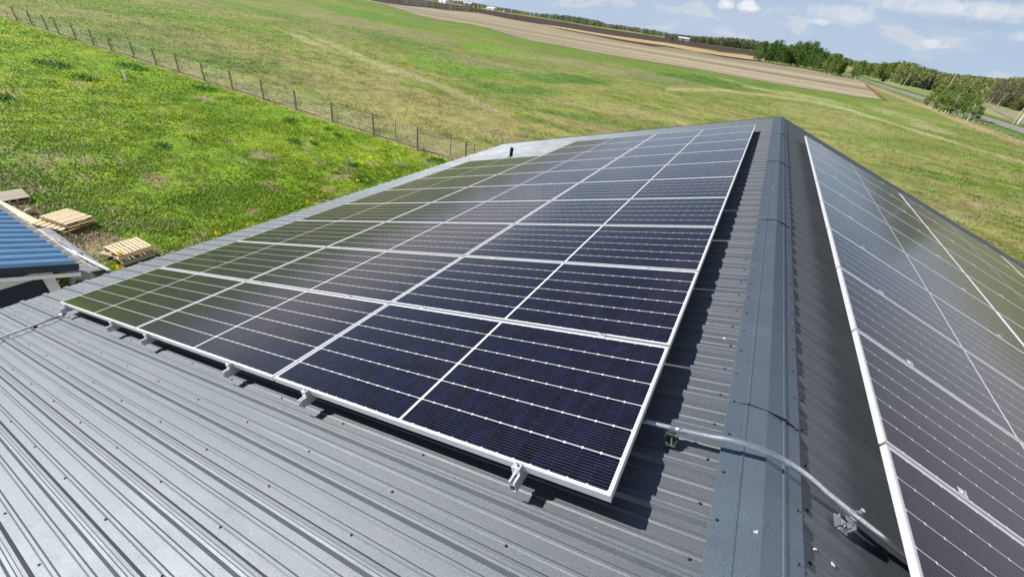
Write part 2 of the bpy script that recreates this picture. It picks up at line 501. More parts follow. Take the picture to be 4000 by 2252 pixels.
roof_sheet(R3, 1).build('roof_panel', M['roof'], bld)
# deck under the sheets
for F, s in ((L3, -1), (R3, 1)):
    mb = MB()
    P = [F(d, y, h) for h in (-0.16, -0.012) for d, y in ((0.0, Y_NEAR + .03), (D_EAVE - .06, Y_NEAR + .03), (D_EAVE - .06, Y_FAR - .03), (0.0, Y_FAR - .03))]
    mb.add([local(p) for p in P], [(3, 2, 1, 0), (4, 5, 6, 7), (0, 1, 5, 4), (1, 2, 6, 5), (2, 3, 7, 6), (3, 0, 4, 7)])
    mb.build('roof_deck', M['dark_steel'], bld)
    # gable edge trim, folded over the far sheet edge
    for yy in (Y_FAR + .004, Y_NEAR - .004):
        mb = MB()
        P0, P1 = Vector(local(F(0.05, yy, -0.06))), Vector(local(F(D_EAVE, yy, -0.06)))
        nrm = Vector((s * ST, 0, CT))
        mb.bar(P0, P1, 0.012, 0.17, nrm)
        P0, P1 = Vector(local(F(0.2, yy, 0.024))), Vector(local(F(D_EAVE, yy, 0.024)))
        mb.bar(P0, P1, 0.09, 0.004, nrm)
        mb.build('gable_trim', M['cap'], bld)
wx_ = 9.0
zt = Z0 - wx_ / CT * ST - 0.18 - GZ
wm = plain('grey_wall_steel', (0.30, 0.31, 0.32), 0.5)
for x in (-wx_, wx_):
    MB().box((x, (Y_NEAR + Y_FAR) / 2, zt / 2), (0.12, Y_FAR - Y_NEAR - 0.6, zt)).build('wall', wm, bld)
for y in (Y_NEAR + .3, Y_FAR - .3):
    mb = MB(); za = Z0 - 0.25 - GZ
    P = [(x, y + dy, z) for dy in (-.06, .06) for x, z in ((-wx_ + .07, 0), (wx_ - .07, 0), (wx_ - .07, zt), (0, za), (-wx_ + .07, zt))]
    mb.add(P, [(0, 1, 2, 3, 4), (9, 8, 7, 6, 5)] + [(i, i + 5, (i + 1) % 5 + 5, (i + 1) % 5) for i in range(5)])
    mb.build('wall', wm, bld)
# ridge cap, in lapped lengths
def cap_profile():
    left = [(.1785, .0198), (.176, .0222), (.0950, .0232), (.0905, .0305), (.0810, .0305), (.0770, .0262)]
    pts = [L3(d, 0, h) for d, h in left] + [(-0.002, 0, Z0 + .0285), (0.002, 0, Z0 + .0285)] + [R3(d, 0, h) for d, h in reversed(left)]
    return [(p[0], p[2]) for p in pts]
CP = cap_profile()
seams = [Y_NEAR - .01, -5.6, -2.3, 0.985, 4.24, 7.55, 10.84, Y_FAR + .02]
for k in range(len(seams) - 1):
    a, b = seams[k] - (0.07 if k else 0), seams[k + 1]
    ys = [a, a + .035, a + .10, a + .22] + [a + .22 + (b - a - .22) * i / 10 for i in range(1, 11)]
    mb = MB(); n = len(CP)
    for i, y in enumerate(ys):
        for j, (x, z) in enumerate(CP):
            lift = 0.0045 * max(0, 1 - i / 6.0) if k else 0.0
            if k and i < 3:
                side = 1 if j >= n // 2 else 0
                lift += (0.010 if side else 0.007) * (1 - i / 3) * math.exp(-((abs(x) - 0.07) / 0.045) ** 2) * (1 if j not in (0, n - 1) else 0)
            wob = 0.0012 * (float(vnoise(y * 3, j * 5.3, 8)) - .5)
            skew = 0.035 * abs(x) / 0.17 * (1 if i == 0 else 0)
            mb.v.append((x, y + (skew if k else 0), z + lift + wob - GZ))
    for i in range(len(ys) - 1):
        for j in range(n - 1):
            q = i * n + j; mb.f.append((q, q + 1, q + n + 1, q + n))
    mb.build('ridge_cap', M['cap'], bld)
# screws: in the pans beside every rib, and along both cap flanges
sc = MB().tube([(0, 0, 0), (0, 0, .0022)], [.0078, .0066], 10).tube([(0, 0, .0022), (0, 0, .0072)], .0045, 6)
spots = []
for k in range(int((Y_NEAR - RY0) / SP) + 1, int((Y_FAR - RY0) / SP)):
    yc = RY0 + k * SP
    for s in (-1, 1):
        for i in range(14):
            spots.append((s, .221 + .677 * i + random.uniform(-.006, .006), yc + .068 + random.uniform(-.006, .006), 0.0))
        spots.append((s, .151 + random.uniform(-.003, .003), yc + random.uniform(-.004, .004), 0.0222))
def spot_pos(q): return (L3 if q[0] < 0 else R3)(q[1], q[2], q[3])
def in_front(q):
    P = spot_pos(q); w = ROT @ (np.array(P) - CAM)
    if w[2] < 0.2: return 1e9
    u, v = pix(P)
    if not (-60 < u < 4060 and -60 < v < 2300): return 1e9
    d0 = q[1]
    if q[2] > -0.02 and 0.50 < d0 < 7.8: return 1e9          # under the arrays
    if q[0] > 0 and q[1] > 0.3: return 1e9
    return float(np.linalg.norm(w))
spots.sort(key=in_front)
me_s = sc.build('roof_screw', M['screw'], bld)
rest = MB()
for i, q in enumerate(spots):
    P = local(spot_pos(q)); R = Matrix.Rotation(q[0] * TH, 4, 'Y')
    if i < 99:
        o = me_s if i == 0 else me_s.copy()
        if i: COL.objects.link(o); o.parent = bld
        o.location = P; o.rotation_euler = R.to_euler()
    elif q[2] > -4:
        rest.add([tuple(Vector(P) + (R @ Vector(v))) for v in sc.v], sc.f)
o = rest.build('roof_screws', M['screw'], bld); o['kind'] = 'stuff'
# blobs of pale sealant left on the metal
def blob(F, d, y, h, r, seed):
    rr = random.Random(seed); mb = MB(); c = Vector(local(F(d, y, h)))
    for _ in range(6):
        mb.ball(c + Vector((rr.uniform(-r, r), rr.uniform(-r, r), rr.uniform(0, .002))), r * rr.uniform(.45, .9), 7, 5, (1, 1, .35))
    mb.build('sealant_blob', M['putty'], bld, True)
blob(R3, .33, .332, .003, .006, 1); blob(R3, .246, .334, .003, .006, 2); blob(L3, .26, 1.608, .003, .009, 3)
blob(L3, .277, 8.05, .003, .016, 4); blob(L3, .012, .19, .026, .006, 5); blob(L3, .05, 5.62, .025, .010, 6)

# ------------------------------------------------------------------ solar panels
OX, OXR, WX, WY, PL, PW = .5171, .5205, 2.42176, 1.154, 2.402, 1.134
ordn = ['first', 'second', 'third', 'fourth', 'fifth', 'sixth', 'seventh', 'eighth', 'ninth', 'tenth']
colname = ['column nearest the ridge', 'middle column', 'column nearest the eave']
def panel_proto():
    root = empty('solar_panel')
    lip, hh = .0115, .035
    mb = MB()
    mb.box((PL / 2, lip / 2, -hh / 2), (PL, lip, hh)).box((PL / 2, PW - lip / 2, -hh / 2), (PL, lip, hh))
    mb.box((lip / 2, PW / 2, -hh / 2), (lip, PW - 2 * lip, hh)).box((PL - lip / 2, PW / 2, -hh / 2), (lip, PW - 2 * lip, hh))
    mb.build('frame', M['frame'], root)
    MB().box((PL / 2, PW / 2, -.0045), (PL - 2 * lip, PW - 2 * lip, .006)).build('glass', M['cells'], root)
    return root
proto = panel_proto(); first = True
for side in (-1, 1):
    for j in range(3):
        for i in range(10):
            if side < 0 and j == 2 and i > 7: continue
            o = proto if first else copy_tree(proto)
            first = False
            y0 = i * WY + .010 + (0 if side < 0 else -.048)
            if side < 0:
                o.location = L3(OX + j * WX + .010 + PL, y0, HP)
            else:
                o.location = R3(OXR + j * WX + .010, y0, HP)
            jt = lambda: random.uniform(-.0011, .0011)
            o.rotation_euler = (jt(), side * TH + jt(), 0)
            tag(o, 'solar panel on the %s roof slope, %s, %s row from the front' % ('left' if side < 0 else 'right', colname[j], ordn[i]), 'solar panel',
                'solar panels on the %s roof slope' % ('left' if side < 0 else 'right'))

# ------------------------------------------------------------------ mounting rails with clamps and feet
def rail_parts(root, y1, rows, near_clip):
    t, w, z0, z1 = .003, .034, .0855, .1425
    y0 = near_clip; L = y1 - y0; cy = (y0 + y1) / 2
    mb = MB()
    mb.box((0, cy, z0 + t / 2), (w, L, t))
    for s in (-1, 1):
        mb.box((s * (w / 2 - t / 2), cy, (z0 + t + z1) / 2), (t, L, z1 - z0 - t))
        mb.box((s * (w / 2 - t - .0035), cy, z1 - t / 2 - .0002), (.007, L, t))
    mb.box((0, cy, z1 - .016), (w - 2 * t, L, t))
    mb.build('rail', M['aluminium'], root)
    def bolt(mb, y, z):
        mb.tube([(0, y, z), (0, y, z + .0018)], .0095, 14); mb.tube([(0, y, z + .0018), (0, y, z + .010)], .0068, 6)
    for y, s in ((0.010, -1), (rows * WY - .010, 1)):
        mb = MB()
        mb.box((0, y + s * .011, .1795), (.042, .040, .0032))
        mb.box((0, y + s * .0295, .1602), (.040, .003, .0350))
        mb.box((0, y + s * .012, .1600), (.022, .018, .0340))
        e = mb.build('end_clamp', M['aluminium'], root)
        b2 = MB(); bolt(b2, y + s * .012, .1812); b2.build('bolt', M['bright_steel'], e)
    for i in range(1, rows):
        mb = MB(); y = i * WY
        mb.box((0, y, .1797), (.046, .040, .0030)); mb.box((0, y, .160), (.030, .014, .034))
        e = mb.build('mid_clamp', M['aluminium'], root)
        b2 = MB(); bolt(b2, y, .1814); b2.build('bolt', M['bright_steel'], e)
    k = 6
    while RY0 + k * SP < y1:
        y = RY0 + k * SP
        MB().box((.026, y, .056), (.006, .045, .072)).box((.048, y, .0222), (.038, .045, .005)).tube([(.05, y, .0248), (.05, y, .033)], .008, 6).build('rail_foot', M['aluminium'], root)
        k += 5
rails = [(.957, 0), (2.544, 0), (3.506, 1), (5.04, 1), (5.93, 2), (7.516, 2)]
for side in (-1, 1):
    for n_, (d, c) in enumerate(rails):
        F = L3 if side < 0 else R3
        rows = 8 if (side < 0 and c == 2) else 10
        r = empty('mounting_rail', F(d, 0, 0), (0, side * TH, 0))
        rail_parts(r, rows * WY + .065, rows, -.066)
        tag(r, 'aluminium mounting rail under the %s array, %s counted down from the ridge' % ('left' if side < 0 else 'right', ordn[n_]), 'rail', 'mounting rails under the solar panels')

# ------------------------------------------------------------------ conduit over the ridge
co_ = empty('conduit', L3(.38, .565, 0))
tag(co_, 'galvanised conduit pipe bent over the ridge between the two arrays', 'conduit')
base = Vector(co_.location)
def cl(P): return tuple(Vector(P) - base)
yc = .562
path = [L3(1.35, yc, .088), L3(.80, yc, .088), L3(.45, yc, .090), L3(.30, yc, .094)]
A, B = Vector(L3(.22, yc, .097)), Vector(R3(.22, yc, .097))
ctrl = Vector((0, yc, Z0 + .097 / CT + .052))
for t in np.linspace(0, 1, 15): path.append(tuple(A * (1 - t) ** 2 + ctrl * 2 * t * (1 - t) + B * t * t))
path += [R3(.30, yc, .094), R3(.45, yc, .090), R3(.8, yc, .088), R3(1.5, yc, .088)]
MB().tube([cl(p) for p in path], .0138, 16).build('pipe', M['galv'], co_, True)
MB().tube([cl(L3(.385, yc, .0905)), cl(L3(.345, yc, .0925))], .0160, 16).build('coupling', M['galv'], co_, True)
for side in (-1, 1):
    F = L3 if side < 0 else R3
    dc = .395 if side < 0 else .365
    def pt(dd, dy, h): return Vector(cl(F(dc + dd, yc + dy, h)))
    mb = MB()
    # strap hugging the pipe, with ears and a bolt on top
    for k in range(12):
        a0, a1 = 2 * math.pi * k / 12, 2 * math.pi * (k + 1) / 12
        mb.bar(pt(0, math.cos(a0) * .0165, .090 + math.sin(a0) * .0165), pt(0, math.cos(a1) * .0165, .090 + math.sin(a1) * .0165), .026, .003, (pt(.01, 0, 0) - pt(0, 0, 0)).cross(pt(0, math.cos(a1), math.sin(a1)) - pt(0, math.cos(a0), math.sin(a0))))
    st = mb.build('strap', M['bright_steel'], co_)
    mb = MB()
    mb.box(pt(0, .002, .113), (.020, .012, .016)); mb.tube([pt(-.004, .003, .112), pt(-.004, .003, .134)], .0042, 8); mb.tube([pt(-.004, .003, .134), pt(-.004, .003, .140)], .0085, 8)
    mb.build('bolt', M['bright_steel'], st)
    mb = MB()
    n_ = Vector((side * ST, 0, CT)); up = n_; dn = Vector((CT, 0, -side * ST)) * side; yv = Vector((0, 1, 0))
    ax = (dn, yv, up)
    mb.box(pt(0, -.020, .0225), (.056, .070, .005), ax)            # foot on the rib
    mb.box(pt(.026, -.020, .047), (.004, .050, .046), ax)          # upright web
    mb.box(pt(-.026, -.026, .036), (.004, .058, .026), ax)
    mb.box(pt(.004, -.012, .0715), (.046, .038, .004), ax)         # top leaf under the strap
    mb.build('bracket', M['galv'] if side > 0 else M['dark_steel'], co_)
    mb = MB()
    mb.tube([pt(-.004, -.036, .024), pt(-.004, -.036, .062)], .0042, 8); mb.tube([pt(.02, -.04, .025), pt(.02, -.04, .033)], .009, 6)
    mb.build('bolt', M['bright_steel'], co_)

# thin conduit leaving the eave-side rail towards the viewer
c2 = empty('conduit', L3(7.62, -.3, 0)); tag(c2, 'thin grey conduit lying across the ribs beside the lowest panel corner', 'conduit')
b2 = Vector(c2.location)
MB().tube([tuple(Vector(L3(7.62 + .01 * math.sin(y * 2), y, .047)) - b2) for y in np.linspace(-.02, -6.5, 30)], .0135, 12).build('pipe', M['galv'], c2, True)
MB().tube([tuple(Vector(L3(7.62, y, .047)) - b2) for y in (-.03, -.09)], .018, 12).build('coupling', M['galv'], c2, True)
mb = MB()
for k in (0, 2, 4): mb.box(tuple(Vector(L3(7.62, RY0 + k * SP, .034)) - b2), (.05, .03, .026))
mb.build('standoff', M['dark_steel'], c2)

# plumbing vent
vp = empty('vent_pipe', L3(7.18, 10.62, 0)); tag(vp, 'short black vent pipe standing on the roof behind the lowest panels', 'vent')
MB().tube([(0, 0, -.02), (0, 0, .10), (.004, 0, .27)], .052, 16).tube([(.004, 0, .255), (.004, 0, .285)], .056, 16).build('pipe', M['black'], vp, False)
MB().tube([(0, 0, -.03), (0, 0, .05)], [.13, .060], 18).build('boot', M['black'], vp, False)
# ------------------------------------------------------------------ the land
FENCE_Y = 18.15
def pixv(x, y, z=GZ):
    P = np.stack([x - CAM[0], y - CAM[1], np.full_like(x, z - CAM[2])], -1) @ ROT.T
    w = np.where(P[..., 2] > 0.05, P[..., 2], 0.05)
    u = W_IMG / 2 + FOC * P[..., 0] / w; v = H_IMG / 2 - FOC * P[..., 1] / w
    u = np.where(P[..., 2] > 0.05, u, -9999.0)
    return u, v
# patches of different growth in the pasture: (centre u, v, half length, half width, turn in degrees, colour, strength)
PATCH = [
 (1960, 200, 170, 15, 11, (.13, .27, .016), .95), (2060, 216, 120, 12, 11, (.13, .26, .02), .7),
 (2180, 306, 150, 18, 2, (.05, .15, .014), .9), (2330, 318, 70, 10, 2, (.06, .16, .02), .7),
 (2640, 306, 190, 20, 4, (.045, .14, .012), .9), (2900, 330, 170, 20, 8, (.045, .13, .012), .8),
 (1760, 262, 210, 30, 12, (.12, .24, .02), .8), (2000, 285, 180, 22, 8, (.11, .22, .025), .7),
 (2010, 350, 160, 24, 6, (.07, .17, .018), .75), (1850, 330, 120, 20, 16, (.08, .18, .02), .6),
 (1390, 215, 240, 11, 24, (.36, .33, .17), .7), (1180, 150, 130, 9, 22, (.40, .35, .19), .6), (1640, 305, 150, 12, 20, (.40, .35, .2), .7),
 (1830, 390, 160, 13, 22, (.40, .34, .2), .45),
 (1480, 112, 330, 22, 12, (.21, .19, .10), .75), (1900, 250, 260, 13, 11, (.20, .185, .095), .6), (2350, 268, 420, 16, 9, (.25, .22, .12), .6),
 (1520, 148, 230, 12, 12, (.08, .17, .02), .7), (1600, 185, 200, 12, 14, (.09, .18, .025), .6), (1440, 60, 260, 16, 12, (.07, .19, .014), .8),
 (720, 62, 420, 22, 10, (.12, .22, .024), .6), (430, 40, 300, 14, 8, (.13, .21, .03), .55), (1000, 40, 260, 14, 12, (.08, .18, .02), .6),
 (1000, 250, 200, 26, 14, (.085, .18, .02), .5), (820, 235, 150, 30, 18, (.07, .16, .018), .55), (640, 190, 120, 16, 16, (.10, .18, .03), .5),
 (2380, 420, 330, 26, 8, (.30, .27, .11), .55), (2300, 470, 240, 12, 12, (.08, .18, .02), .6), (1500, 400, 300, 36, 12, (.28, .26, .09), .5),
 (3100, 372, 320, 10, 12, (.42, .38, .20), .8), (3260, 470, 230, 40, 14, (.29, .27, .11), .5), (3420, 560, 220, 30, 14, (.10, .19, .02), .45),
 (3560, 470, 180, 14, 18, (.38, .34, .19), .6), (3330, 425, 260, 10, 12, (.11, .23, .02), .7), (3540, 700, 170, 26, 18, (.10, .19, .02), .45),
 (3820, 800, 26, 8, 12, (.40, .27, .17), 1.0), (1672, 636, 9, 3, 0, (.5, .2, .1), .8), (3740, 840, 120, 18, 10, (.33, .30, .16), .5),
]
LAWN_CLUMPS = [(1135, 472, 26, 9), (1152, 554, 34, 13), (1375, 643, 30, 10), (1322, 527, 18, 8), (1283, 507, 20, 8), (1428, 706, 44, 18), (1700, 628, 40, 14),
               (640, 575, 36, 13), (760, 545, 20, 7), (330, 305, 60, 10), (200, 250, 90, 14), (20, 385, 36, 16), (520, 262, 70, 11), (800, 345, 50, 8), (410, 150, 90, 8), (1230, 560, 22, 8)]
BARE = [(1310, 690, 26, 8), (1260, 628, 30, 6), (800, 385, 40, 7), (1360, 800, 24, 8), (300, 940, 130, 40), (60, 820, 120, 40), (180, 860, 120, 30), (470, 965, 60, 34), (420, 930, 90, 26), (380, 1000, 70, 22),
        (1200, 535, 18, 5), (30, 355, 40, 8), (20, 700, 30, 26), (1560, 640, 30, 7), (300, 330, 60, 6), (1370, 655, 30, 6), (1300, 742, 40, 8)]
def ell(u, v, c):
    a = math.radians(c[4]) if len(c) > 4 else 0.17
    du, dv = u - c[0], v - c[1]
    x = (du * math.cos(a) + dv * math.sin(a)) / c[2]; y = (-du * math.sin(a) + dv * math.cos(a)) / c[3]
    return x * x + y * y
STUB_EDGE = np.array([(1300, -28), (1427, 3), (1509, 20), (1574, 41), (1644, 64), (1712, 81), (1835, 95), (1916, 114), (1998, 139), (2081, 160), (2190, 179), (2299, 201), (2407, 220),
             (2543, 242), (2709, 268), (2844, 293), (2980, 318), (3116, 342), (3225, 359), (3258, 363), (3336, 377), (3394, 383), (3443, 387)], float)
PATH_LINE = np.array([(2650, 350), (2830, 352), (3000, 374), (3150, 392), (3300, 425), (3450, 470), (3600, 518), (3760, 566), (3900, 605), (4050, 650)], float)
def ground_col(x, y):
    u, v = pixv(x, y)
    n1 = fbm(x / 7, y / 3.2, 1); n2 = fbm(x / 22, y / 9, 5); n3 = fbm(x / 1.6, y / 1.6, 9); n4 = fbm(x / 60, y / 10, 13)
    def lerp(a, b, t): return a + (np.array(b) - a) * t[..., None]
    c = np.broadcast_to(np.array((.225, .265, .060)), x.shape + (3,)).copy()
    c = lerp(c, (.37, .325, .145), sstep(.46, .66, n1) * .7)
    c = lerp(c, (.135, .235, .03), sstep(.50, .64, n2) * .75)
    c = lerp(c, (.21, .25, .045), sstep(.5, .7, n3) * .5)
    c = lerp(c, (.24, .205, .11), sstep(.52, .66, n4) * .6)
    far = sstep(45, 90, np.hypot(x, y))
    c = lerp(c, (.175, .215, .055), far * .45)
    near_p = (1 - sstep(38, 75, np.hypot(x, y - 10))) * sstep(.36, .56, fbm(x / 14, y / 5, 19))
    c = lerp(c, (.34, .31, .115), near_p * .65)
    c = lerp(c, (.25, .20, .11), sstep(.56, .68, fbm(x / 3, y / 1.2, 23)) * (1 - sstep(45, 80, np.hypot(x, y))) * .6)
    c = lerp(c, (.085, .165, .02), sstep(.55, .66, fbm(x / 2.4, y / 1.0, 27)) * (1 - sstep(60, 110, np.hypot(x, y))) * .55)
    wu = u + 60 * (fbm(x / 6, y / 3, 31) - .5) ; wv = v + 16 * (fbm(x / 5, y / 4, 37) - .5)
    for p in PATCH:
        c = lerp(c, np.array(p[5]) * 1.15 + .012, p[6] * (.58 + .42 * sstep(.38, .6, n3)) * (1 - sstep(.45, 1.5, ell(wu, wv, p))))
    # strip of fresh grass along the stubble edge
    ve = np.interp(u, STUB_EDGE[:, 0], STUB_EDGE[:, 1])
    c = lerp(c, (.12, .215, .032), (1 - sstep(6, 26, np.abs(wv - ve - 12))) * (.35 + .5 * sstep(.4, .6, n1)) * ((u > 1000) & (u < 3450)))
    # worn pale track curving through the right-hand pasture
    vp_ = np.interp(u, PATH_LINE[:, 0], PATH_LINE[:, 1])
    c = lerp(c, (.46, .41, .22), (1 - sstep(2, 8, np.abs(v - vp_ + 5 * (n1 - .5)))) * (.5 + .35 * sstep(.35, .6, n1)) * ((u > 2600) & (u < 4200)))
    # lush lawn inside the fence
    lawn = sstep(-.25, .25, FENCE_Y - .15 - y + .5 * (n3 - .5)) * ((x < 9) | (y < 16))
    g = np.broadcast_to(np.array((.215, .335, .018)), x.shape + (3,)).copy()
    a1 = fbm(x / 9, y / 4, 41); a2 = fbm(x / 3, y / 1.6, 43); a3 = fbm(x / .7, y / .7, 47)
    g = lerp(g, (.31, .385, .02), sstep(.50, .68, a1) * .85)
    g = lerp(g, (.135, .265, .016), sstep(.52, .66, a2) * .7)
    g = lerp(g, (.22, .31, .03), sstep(.55, .75, a3) * .5)
    nearb = 1 - sstep(12, 30, np.hypot(x + 10, y - 6))
    g = lerp(g, (.18, .28, .03), nearb * .4)
    g = lerp(g, (.29, .235, .14), sstep(.63, .74, fbm(x / 1.1, y / .8, 53)) * nearb * .75)
    for p in BARE: g = lerp(g, (.31, .25, .16), (1 - sstep(.5, 1.5, ell(wu, v + 10 * (n3 - .5), p))) * (.5 + .5 * sstep(.42, .55, fbm(x / .5, y / .5, 59))))
    for p in LAWN_CLUMPS: g = lerp(g, (.035, .13, .012), (1 - sstep(.4, 1.3, ell(u, v, p))) * .85)
    c = c * (1 - lawn[..., None]) + g * lawn[..., None]
    # dead grass under the wire fence
    c = lerp(c, (.36, .29, .16), (1 - sstep(.15, .6, np.abs(y - FENCE_Y - .2 + .5 * (n3 - .5)))) * .7 * (x < 10))
    # orange dead grass along the roadside fence, mown verge, and the far side of the road
    rx = x - (40.2 - .0 * y)
    c = lerp(c, (.40, .31, .17), (1 - sstep(1.0, 3.2, np.abs(rx + 1.2 + 2.5 * (n1 - .5)))) * .9 * ((y > 60) & (y < 330)))
    c = lerp(c, (.085, .185, .018), sstep(.6, 1.6, rx) * (y > 40) * .95 * (1 - sstep(57, 60, x)))
    c = lerp(c, (.32, .31, .17), sstep(57, 60, x) * (y > 60) * (.35 + .65 * sstep(.45, .55, fbm(x / 4, y / 30, 61))))
    # tilled brown strip by the field gate
    return np.clip(c * (0.88 + .24 * fbm(x / 2.5, y / 2.5, 67))[..., None], .004, .6)

def build_ground():
    nr, na = 330, 840
    r = np.concatenate([[0.0], np.geomspace(2.0, 5200, nr)])
    a = np.linspace(0, 2 * np.pi, na, endpoint=False)
    rr, aa = np.meshgrid(r, a, indexing='ij')
    x = CAM[0] + rr * np.cos(aa); y = CAM[1] + rr * np.sin(aa)
    z = np.full_like(x, GZ) + (fbm(x / 2.2, y / 2.2, 71) - .5) * .10 * (1 - sstep(60, 130, rr)) - .02
    col = ground_col(x, y)
    idx = np.arange((nr + 1) * na).reshape(nr + 1, na)
    i0 = idx[:-1]; i1 = idx[1:]
    f = np.stack([i0, i1, np.roll(i1, -1, 1), np.roll(i0, -1, 1)], -1).reshape(-1)
    o = raw_mesh('ground', np.stack([x, y, z], -1).reshape(-1, 3), f, 4, M['ground'], col.reshape(-1, 3), None, True)
    o['kind'] = 'structure'
build_ground()

def build_grass():
    n = 560000
    u = RNG.uniform(-250, 4150, n); v = RNG.uniform(-60, 1300, n)
    D = np.stack([(u - W_IMG / 2) / FOC, -(v - H_IMG / 2) / FOC, np.ones(n)], 1) @ ROT
    ok = D[:, 2] < -0.055
    D = D[ok]; t = (GZ - CAM[2]) / D[:, 2]
    x = CAM[0] + t * D[:, 0]; y = CAM[1] + t * D[:, 1]
    r = np.hypot(x, y)
    ok = (r < 125) & ~((np.abs(x) < 9.3) & (y < 14.0)) & ~((x > -18) & (x < -11) & (y < .8))
    x, y, r = x[ok], y[ok], r[ok]
    col = ground_col(x, y)
    green = col[:, 1] / (col[:, 0] + .02)
    keep = RNG.uniform(size=len(x)) < np.clip((green - .75) * 1.6, .45, 1) * (0.35 + .65 * (fbm(x / .9, y / .9, 81) > .5))
    x, y, r, col = x[keep], y[keep], r[keep], col[keep]
    u, v = pixv(x, y)
    s = (.042 + .04 * RNG.uniform(size=len(x)) ** 2) * (1 + r / 80)
    for p in LAWN_CLUMPS: s = s * (1 + .45 * (ell(u, v, p) < 1.2))
    n = len(x); K = 3
    ang = RNG.uniform(0, 2 * np.pi, (n, K)); lean = RNG.uniform(.5, 1.5, (n, K))
    bx = x[:, None] + np.cos(ang) * s[:, None] * .3; by = y[:, None] + np.sin(ang) * s[:, None] * .3
    wd = s[:, None] * RNG.uniform(.22, .42, (n, K))
    px, py = -np.sin(ang) * wd, np.cos(ang) * wd
    h = s[:, None] * RNG.uniform(.6, 1.25, (n, K))
    zb = GZ - .03
    V = np.empty((n, K, 3, 3))
    V[..., 0, 0] = bx - px; V[..., 0, 1] = by - py; V[..., 0, 2] = zb
    V[..., 1, 0] = bx + px; V[..., 1, 1] = by + py; V[..., 1, 2] = zb
    V[..., 2, 0] = bx + np.cos(ang) * h * lean; V[..., 2, 1] = by + np.sin(ang) * h * lean; V[..., 2, 2] = zb + h
    cc = col[:, None, :] * RNG.uniform(.72, 1.28, (n, K, 1)) * np.array([1.12, 1.16, 1.0])
    cc = np.repeat(cc[:, :, None, :], 3, 2)
    o = raw_mesh('grass', V.reshape(-1, 3), np.arange(n * K * 3), 3, M['grass'], cc.reshape(-1, 3))
    tag(o, kind='stuff', label='short spring grass of the lawn and the pasture around the building')
build_grass()

def sheet(name, px, z, mat, world=None):
    P = [G(u, v, z) for u, v in px] if world is None else [(x, y, z) for x, y in world]
    me = bpy.data.meshes.new(name); me.from_pydata(P, [], [tuple(range(len(P)))]); me.update()
    if me.polygons[0].normal.z < 0: me.flip_normals()
    me.materials.append(mat)
    o = bpy.data.objects.new(name, me); COL.objects.link(o); o['kind'] = 'structure'
    return o
m_plough = mat_field('ploughed_soil', (.045, .032, .027), (.085, .062, .052), .004, .05, .1)
m_stub = mat_field('stubble', (.44, .385, .262), (.19, .157, .106), .0035, .055, -.03)
m_straw = mat_field('pale_straw', (.50, .36, .18), (.40, .29, .14), .004, .08, .1)
m_green = mat_field('far_green', (.12, .21, .05), (.09, .17, .04), .01, .02, 0)
m_road = mat_field('asphalt_grey', (.23, .22, .20), (.29, .275, .255), .5, .03, 0, .85)
STUB_TOP = [(2899, 235), (2817, 223), (2709, 202), (2600, 185), (2543, 181), (2435, 163), (2326, 141), (2217, 122), (2163, 109), (2109, 95), (2054, 86), (2000, 77), (1916, 60), (1862, 50), (1753, 42),
            (1672, 31), (1590, 24), (1509, 14), (1440, 1), (1330, -38)]
TREE_BASE = [(1400, -42), (1600, -8), (1700, 8), (1862, 32), (2000, 56), (2190, 84), (2300, 104), (2450, 126), (2600, 149), (2700, 163), (2817, 182), (2945, 200), (3080, 215)]
sheet('ploughed_field', [(2960, 245)] + STUB_TOP + TREE_BASE, GZ + .02, m_plough)
sheet('stubble_field', list(map(tuple, STUB_EDGE)) + [(3413, 361), (3394, 348), (3375, 327), (3347, 315), (3309, 301), (3274, 296), (3143, 269), (3062, 254), (2945, 240)] + STUB_TOP, GZ + .06, m_stub)
sheet('straw_strip', [(2109, 94), (2190, 105), (2299, 124), (2407, 141), (2543, 160), (2600, 167), (2709, 185), (2817, 202), (2920, 217), (2990, 226), (2985, 238), (2918, 231), (2817, 217), (2709, 200), (2600, 179), (2462, 160), (2353, 141), (2244, 122), (2163, 107)], GZ + .10, m_straw)
sheet('green_field', [(2130, 71), (2215, 82), (2213, 89), (2140, 79)], GZ + .14, m_green)
sheet('green_field', [(2508, 127), (2565, 136), (2563, 141), (2506, 134)], GZ + .14, m_green)
sheet('green_field', [(2754, 196), (2919, 212), (2919, 216), (2810, 205)], GZ + .16, m_green)
sheet('road', None, GZ + .05, m_road, [(47.0, 90), (47.2, 146), (46.6, 219), (45.6, 300), (45.2, 361), (44.8, 470), (50.4, 470), (50.8, 360), (51.4, 300), (53.2, 219), (53.6, 146), (53.4, 90)])
sheet('driveway', None, GZ + .04, mat_field('gravel_track', (.45, .40, .30), (.36, .32, .24), .3, .3, 0), [(40.5, 262), (47, 258), (47, 254.5), (40.5, 257)])
m_soil = mat_field('bare_brown_soil', (.17, .09, .06), (.22, .13, .08), .3, .3, 0)
sheet('dirt_strip', [(3413, 360), (3398, 346), (3376, 328), (3384, 328), (3402, 341), (3416, 353)], GZ + .09, m_soil)
sheet('dirt_strip', [(3413, 361), (3430, 378), (3452, 392), (3468, 393), (3442, 371), (3425, 360)], GZ + .09, m_soil)

